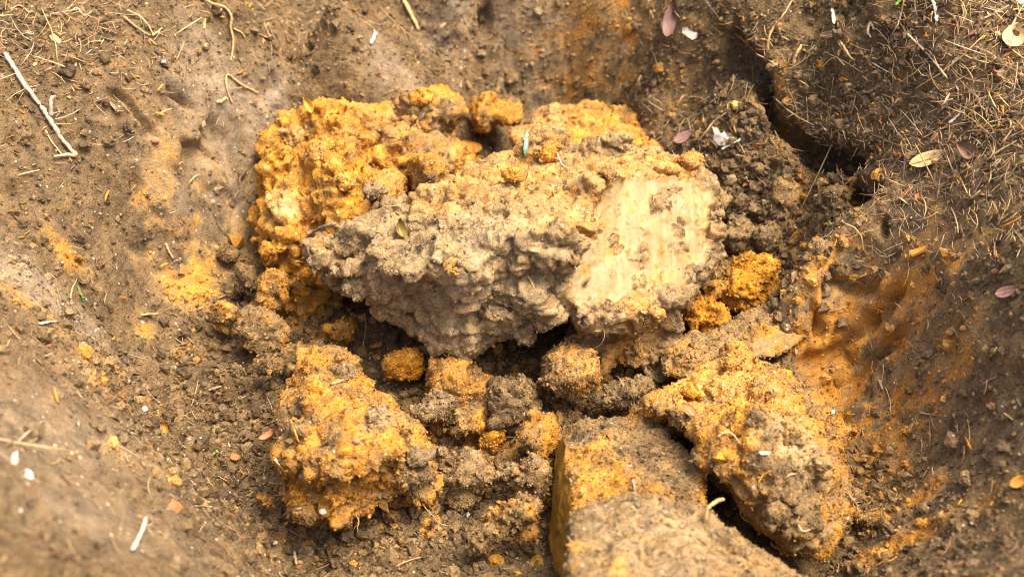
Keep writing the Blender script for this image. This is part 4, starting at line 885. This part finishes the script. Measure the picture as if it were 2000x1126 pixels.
# straw and dry stems one can pick out
gs = 'pieces of straw and dry stem on the soil'
STRAWS = [
    ('long flat straw pointing down at the top edge, left of centre', [(786, -4), (798, 20), (808, 40), (820, 62)], 6, 'straw'),
    ('short pale straw stub on the far left wall', [(724, 88), (729, 78), (734, 67)], 5.5, 'mint'),
    ('thick bleached straw running down the right bank', [(1772, 70), (1790, 88), (1810, 108), (1830, 132), (1848, 154)], 4.2, 'pale'),
    ('short thick white straw right of the long bleached straw', [(1856, 132), (1864, 122), (1872, 112)], 5, 'pale'),
    ('split white straw above the tan leaf', [(1852, 244), (1866, 232), (1884, 216)], 5, 'white'),
    ('slanting bleached stem above the split white straw', [(1830, 226), (1842, 205), (1854, 186)], 3, 'pale'),
    ('long straw lying across the bank just above the tan leaf', [(1802, 272), (1835, 256), (1870, 246), (1905, 240)], 3.6, 'straw'),
    ('straw crossing at the right of the crumpled leaf', [(1928, 316), (1950, 298), (1985, 278)], 4, 'straw'),
    ('thin pale stem upright below the tan leaf', [(1832, 384), (1834, 360), (1840, 334)], 2.6, 'pale'),
    ('thin long straw across the litter under the tan leaf', [(1838, 374), (1880, 365), (1930, 356), (1970, 340)], 2.6, 'straw'),
    ('white straw curled upright at the top right', [(1818, 0), (1826, 20), (1828, 46)], 6, 'white'),
    ('thin grey stem leaning left below the green grass', [(1738, 76), (1752, 52), (1760, 28), (1764, 4)], 3, 'pale'),
    ('pair of tan straw slivers on the bank above the crack', [(1548, 130), (1555, 108), (1566, 90)], 5, 'straw'),
    ('short pale straw on the bank right of the crack', [(1696, 228), (1708, 220), (1716, 214)], 4, 'pale'),
    ('thin straw slanting on the dark bank near the top', [(1604, 136), (1618, 122), (1632, 114)], 3, 'straw'),
    ('hooked bleached stem near the top of the right bank', [(1700, 78), (1694, 64), (1700, 48), (1706, 62)], 4, 'pale'),
    ('curled tan stem beside the bleached straw', [(1778, 118), (1784, 128), (1800, 126), (1808, 118)], 3, 'straw'),
    ('short flat straw left of the tan leaf', [(1712, 318), (1728, 315), (1744, 312)], 4, 'straw'),
    ('straw slanting across the upper right corner', [(1920, 40), (1945, 28), (1970, 14)], 3.4, 'pale'),
    ('thin stem crossing the broad pale leaf', [(1982, 40), (1968, 70), (1972, 96), (1998, 118)], 2.6, 'straw'),
    ('pale straw left of the pointed purplish leaf', [(1266, 0), (1270, 20), (1276, 40)], 4, 'straw'),
    ('slanting straw above the white scrap at the top', [(1292, 28), (1302, 16), (1312, 6)], 4, 'straw'),
    ('short pale straw on the dark soil left of the crack', [(1322, 210), (1328, 198), (1336, 188)], 4, 'straw'),
    ('thin straw on the slope left of the largest white scrap', [(1240, 175), (1246, 162), (1252, 150)], 3, 'straw'),
    ('small straw across the top of the left wall', [(618, 30), (628, 24), (640, 20)], 4, 'pale'),
    ('tan straw on the far left slope', [(530, 72), (522, 76), (508, 70)], 3, 'straw'),
    ('upright straw stub beside the long wavy root', [(399, 60), (400, 50), (401, 40)], 4.5, 'straw'),
    ('tangled pale straw at the top left corner', [(140, 26), (152, 20), (166, 34), (180, 26)], 3.6, 'pale'),
    ('curved straw left of the tangled straw', [(20, 22), (40, 14), (56, 26), (62, 28)], 2.4, 'straw'),
    ('long thin straw across the left bank beside the stick', [(70, 114), (95, 122), (128, 134)], 3.4, 'straw'),
    ('thin stem on the bank right of the long thin straw', [(120, 110), (145, 116), (170, 126)], 2, 'straw'),
    ('split pale straw left of the stick', [(90, 258), (102, 280), (112, 292), (124, 308)], 2.6, 'straw'),
    ('blurred white stub at the near left lip', [(77, 635), (95, 632), (113, 631)], 6, 'white'),
    ('blurred grey straw on the near left lip', [(38, 864), (60, 844), (86, 824)], 4, 'pale'),
    ('grey straw leaning on the left side of the front left clod', [(537, 898), (550, 914), (563, 930)], 4, 'pale'),
    ('rust coloured needle on the left side of the front left clod', [(568, 822), (576, 844), (584, 866)], 2.8, 'orange'),
    ('pale straw across the bottom edge of the front left clod', [(570, 998), (580, 996), (590, 994)], 3, 'pale'),
    ('white straw at the very bottom of the floor', [(575, 1078), (577, 1090), (579, 1104)], 4.5, 'pale'),
    ('thin pale straw on the loose floor at left', [(382, 990), (400, 990), (416, 992)], 2, 'straw'),
    ('pale flat straw on the floor left of the ochre block', [(408, 764), (420, 760), (432, 756)], 4, 'pale'),
    ('pale straw standing in the pit of the left wall', [(324, 478), (330, 492), (340, 508)], 3.6, 'straw'),
    ('pinkish short straw on the right wall', [(1716, 744), (1720, 754), (1722, 764)], 4, 'pale'),
    ('pale pointed straw lying on the smooth right wall', [(1796, 808), (1818, 812), (1846, 815)], 3, 'pale'),
    ('thin curved rust stem on the right wall', [(1798, 860), (1800, 872), (1798, 884)], 2, 'root'),
    ('thin straw high on the right wall', [(1912, 756), (1930, 746), (1944, 738)], 2.6, 'straw'),
    ('pale stem lying on the brown soil by the foreground block', [(1236, 938), (1238, 952), (1241, 970)], 3, 'pale'),
    ('thin rust straw on the crumb-covered slab', [(1408, 922), (1414, 914), (1424, 904)], 2, 'straw'),
    ('rust sliver on the front right clod face', [(1480, 945), (1490, 930), (1504, 922)], 2.6, 'orange'),
    ('pale sliver on the front right clod face', [(1532, 936), (1542, 930), (1554, 927)], 3, 'straw'),
    ('wood sliver buried in the top of the front left clod', [(648, 752), (660, 748), (672, 744)], 4.5, 'pale'),
    ('grey straw stuck to the cut face edge of the largest clod', [(1030, 540), (1036, 550), (1044, 566)], 2.4, 'straw'),
    ('two-pronged thin straw on the ochre bank', [(838, 730), (845, 724), (855, 720)], 2, 'pale'),
    ('thin white root hair on the top of the largest clod', [(1088, 300), (1092, 312), (1098, 324), (1110, 332)], 1.6, 'white'),
    ('thin straw low on the loose right corner', [(1932, 700), (1940, 690), (1946, 680)], 2.4, 'straw'),
]
for lb, pts, rp_, mt_ in STRAWS:
    stem('straw', lb, 'straw', pts, rp_ * .72, mt_, flat=.55, lift=.0022, taper=.8, group=gs)

# uncountable fine litter: fibres and slivers in the loose soil, rootlets on the clods
def fibres(n_, wgt, length, rad, mat, rng, name, lift=.0015):
    p = wgt[cand] / wgt[cand].sum(); k = rng.choice(cand, n_, p=p); V = []; F = []; off = 0
    for q in k:
        L = length * rng.lognormal(0, .5); a = rng.uniform(0, 2 * math.pi); nn = GN[q]
        t = np.array([math.cos(a), math.sin(a), 0]); t = t - nn * (t @ nn); t /= np.linalg.norm(t); b = np.cross(nn, t)
        bend = rng.uniform(-.55, .55) if rng.rand() < .3 else rng.uniform(-.16, .16); tl = rng.uniform(-.1, .55)
        s_ = np.linspace(-.5, .5, 4)
        P = TV[q] + nn * (lift + rng.rand() * .002) + s_[:, None] * L * t + ((s_ * 2) ** 2 * bend * L * .4)[:, None] * b + (np.maximum(0, s_ * tl * L))[:, None] * nn
        v, f = tube(P, rad * rng.uniform(.6, 1.5) * np.array([.7, 1, 1, .6]), 3)
        V.append(v); F.append(f + off); off += len(v)
    o = mesh_obj(name, np.vstack(V), np.vstack(F), M[mat]); o['kind'] = 'stuff'; return o
tl = field([(60, 60, 260, 130, .35), (1900, 220, 180, 200, 1.3), (1700, 180, 260, 150, .8), (1980, 450, 60, 150, .6), (1350, 150, 250, 150, .35), (550, 60, 200, 90, .25), (500, 850, 200, 250, .10), (1850, 800, 200, 200, .06)], .02)
tr = field([(1950, 250, 120, 200, 1.0), (1800, 150, 200, 160, .7), (100, 40, 150, 60, .4)], 0.01)
fibres(260, tl ** 1.5, .024, .00062, 'straw', rng, 'straw_litter', .002)
fibres(160, tl ** 1.5, .020, .00060, 'pale', rng, 'pale_litter', .002)
fibres(2300, tl, .011, .00036, 'straw', rng, 'straw_litter')
fibres(900, tr, .014, .00028, 'root', rng, 'root_litter')
fibres(700, tl, .008, .00042, 'pale', rng, 'pale_litter')
fibres(600, tl + loose * .15, .006, .0009, 'orange', rng, 'rusty_litter')
fibres(900, tr + tl * .4 + .03, .010, .0007, 'brownleaf', rng, 'dark_litter')

for cnt, mt_, wg in ((170, 'tanleaf', tl), (170, 'brownleaf', tl + tr), (110, 'redleaf', tl + .04), (18, 'greystone', tl + .03)):
    k = rng.choice(cand, cnt, p=wg[cand] / wg[cand].sum()); sz = .0032 * rng.lognormal(0, .4, cnt)
    v, f, s_ = crumbs(TV[k] + GN[k] * .0012, sz, np.zeros((cnt, 4)), rng, ICO1, (1.3, .7, .16))
    o = mesh_obj('leaf_fragments' if mt_ != 'greystone' else 'grit', v, f, M[mt_], smooth=False); o['kind'] = 'stuff'
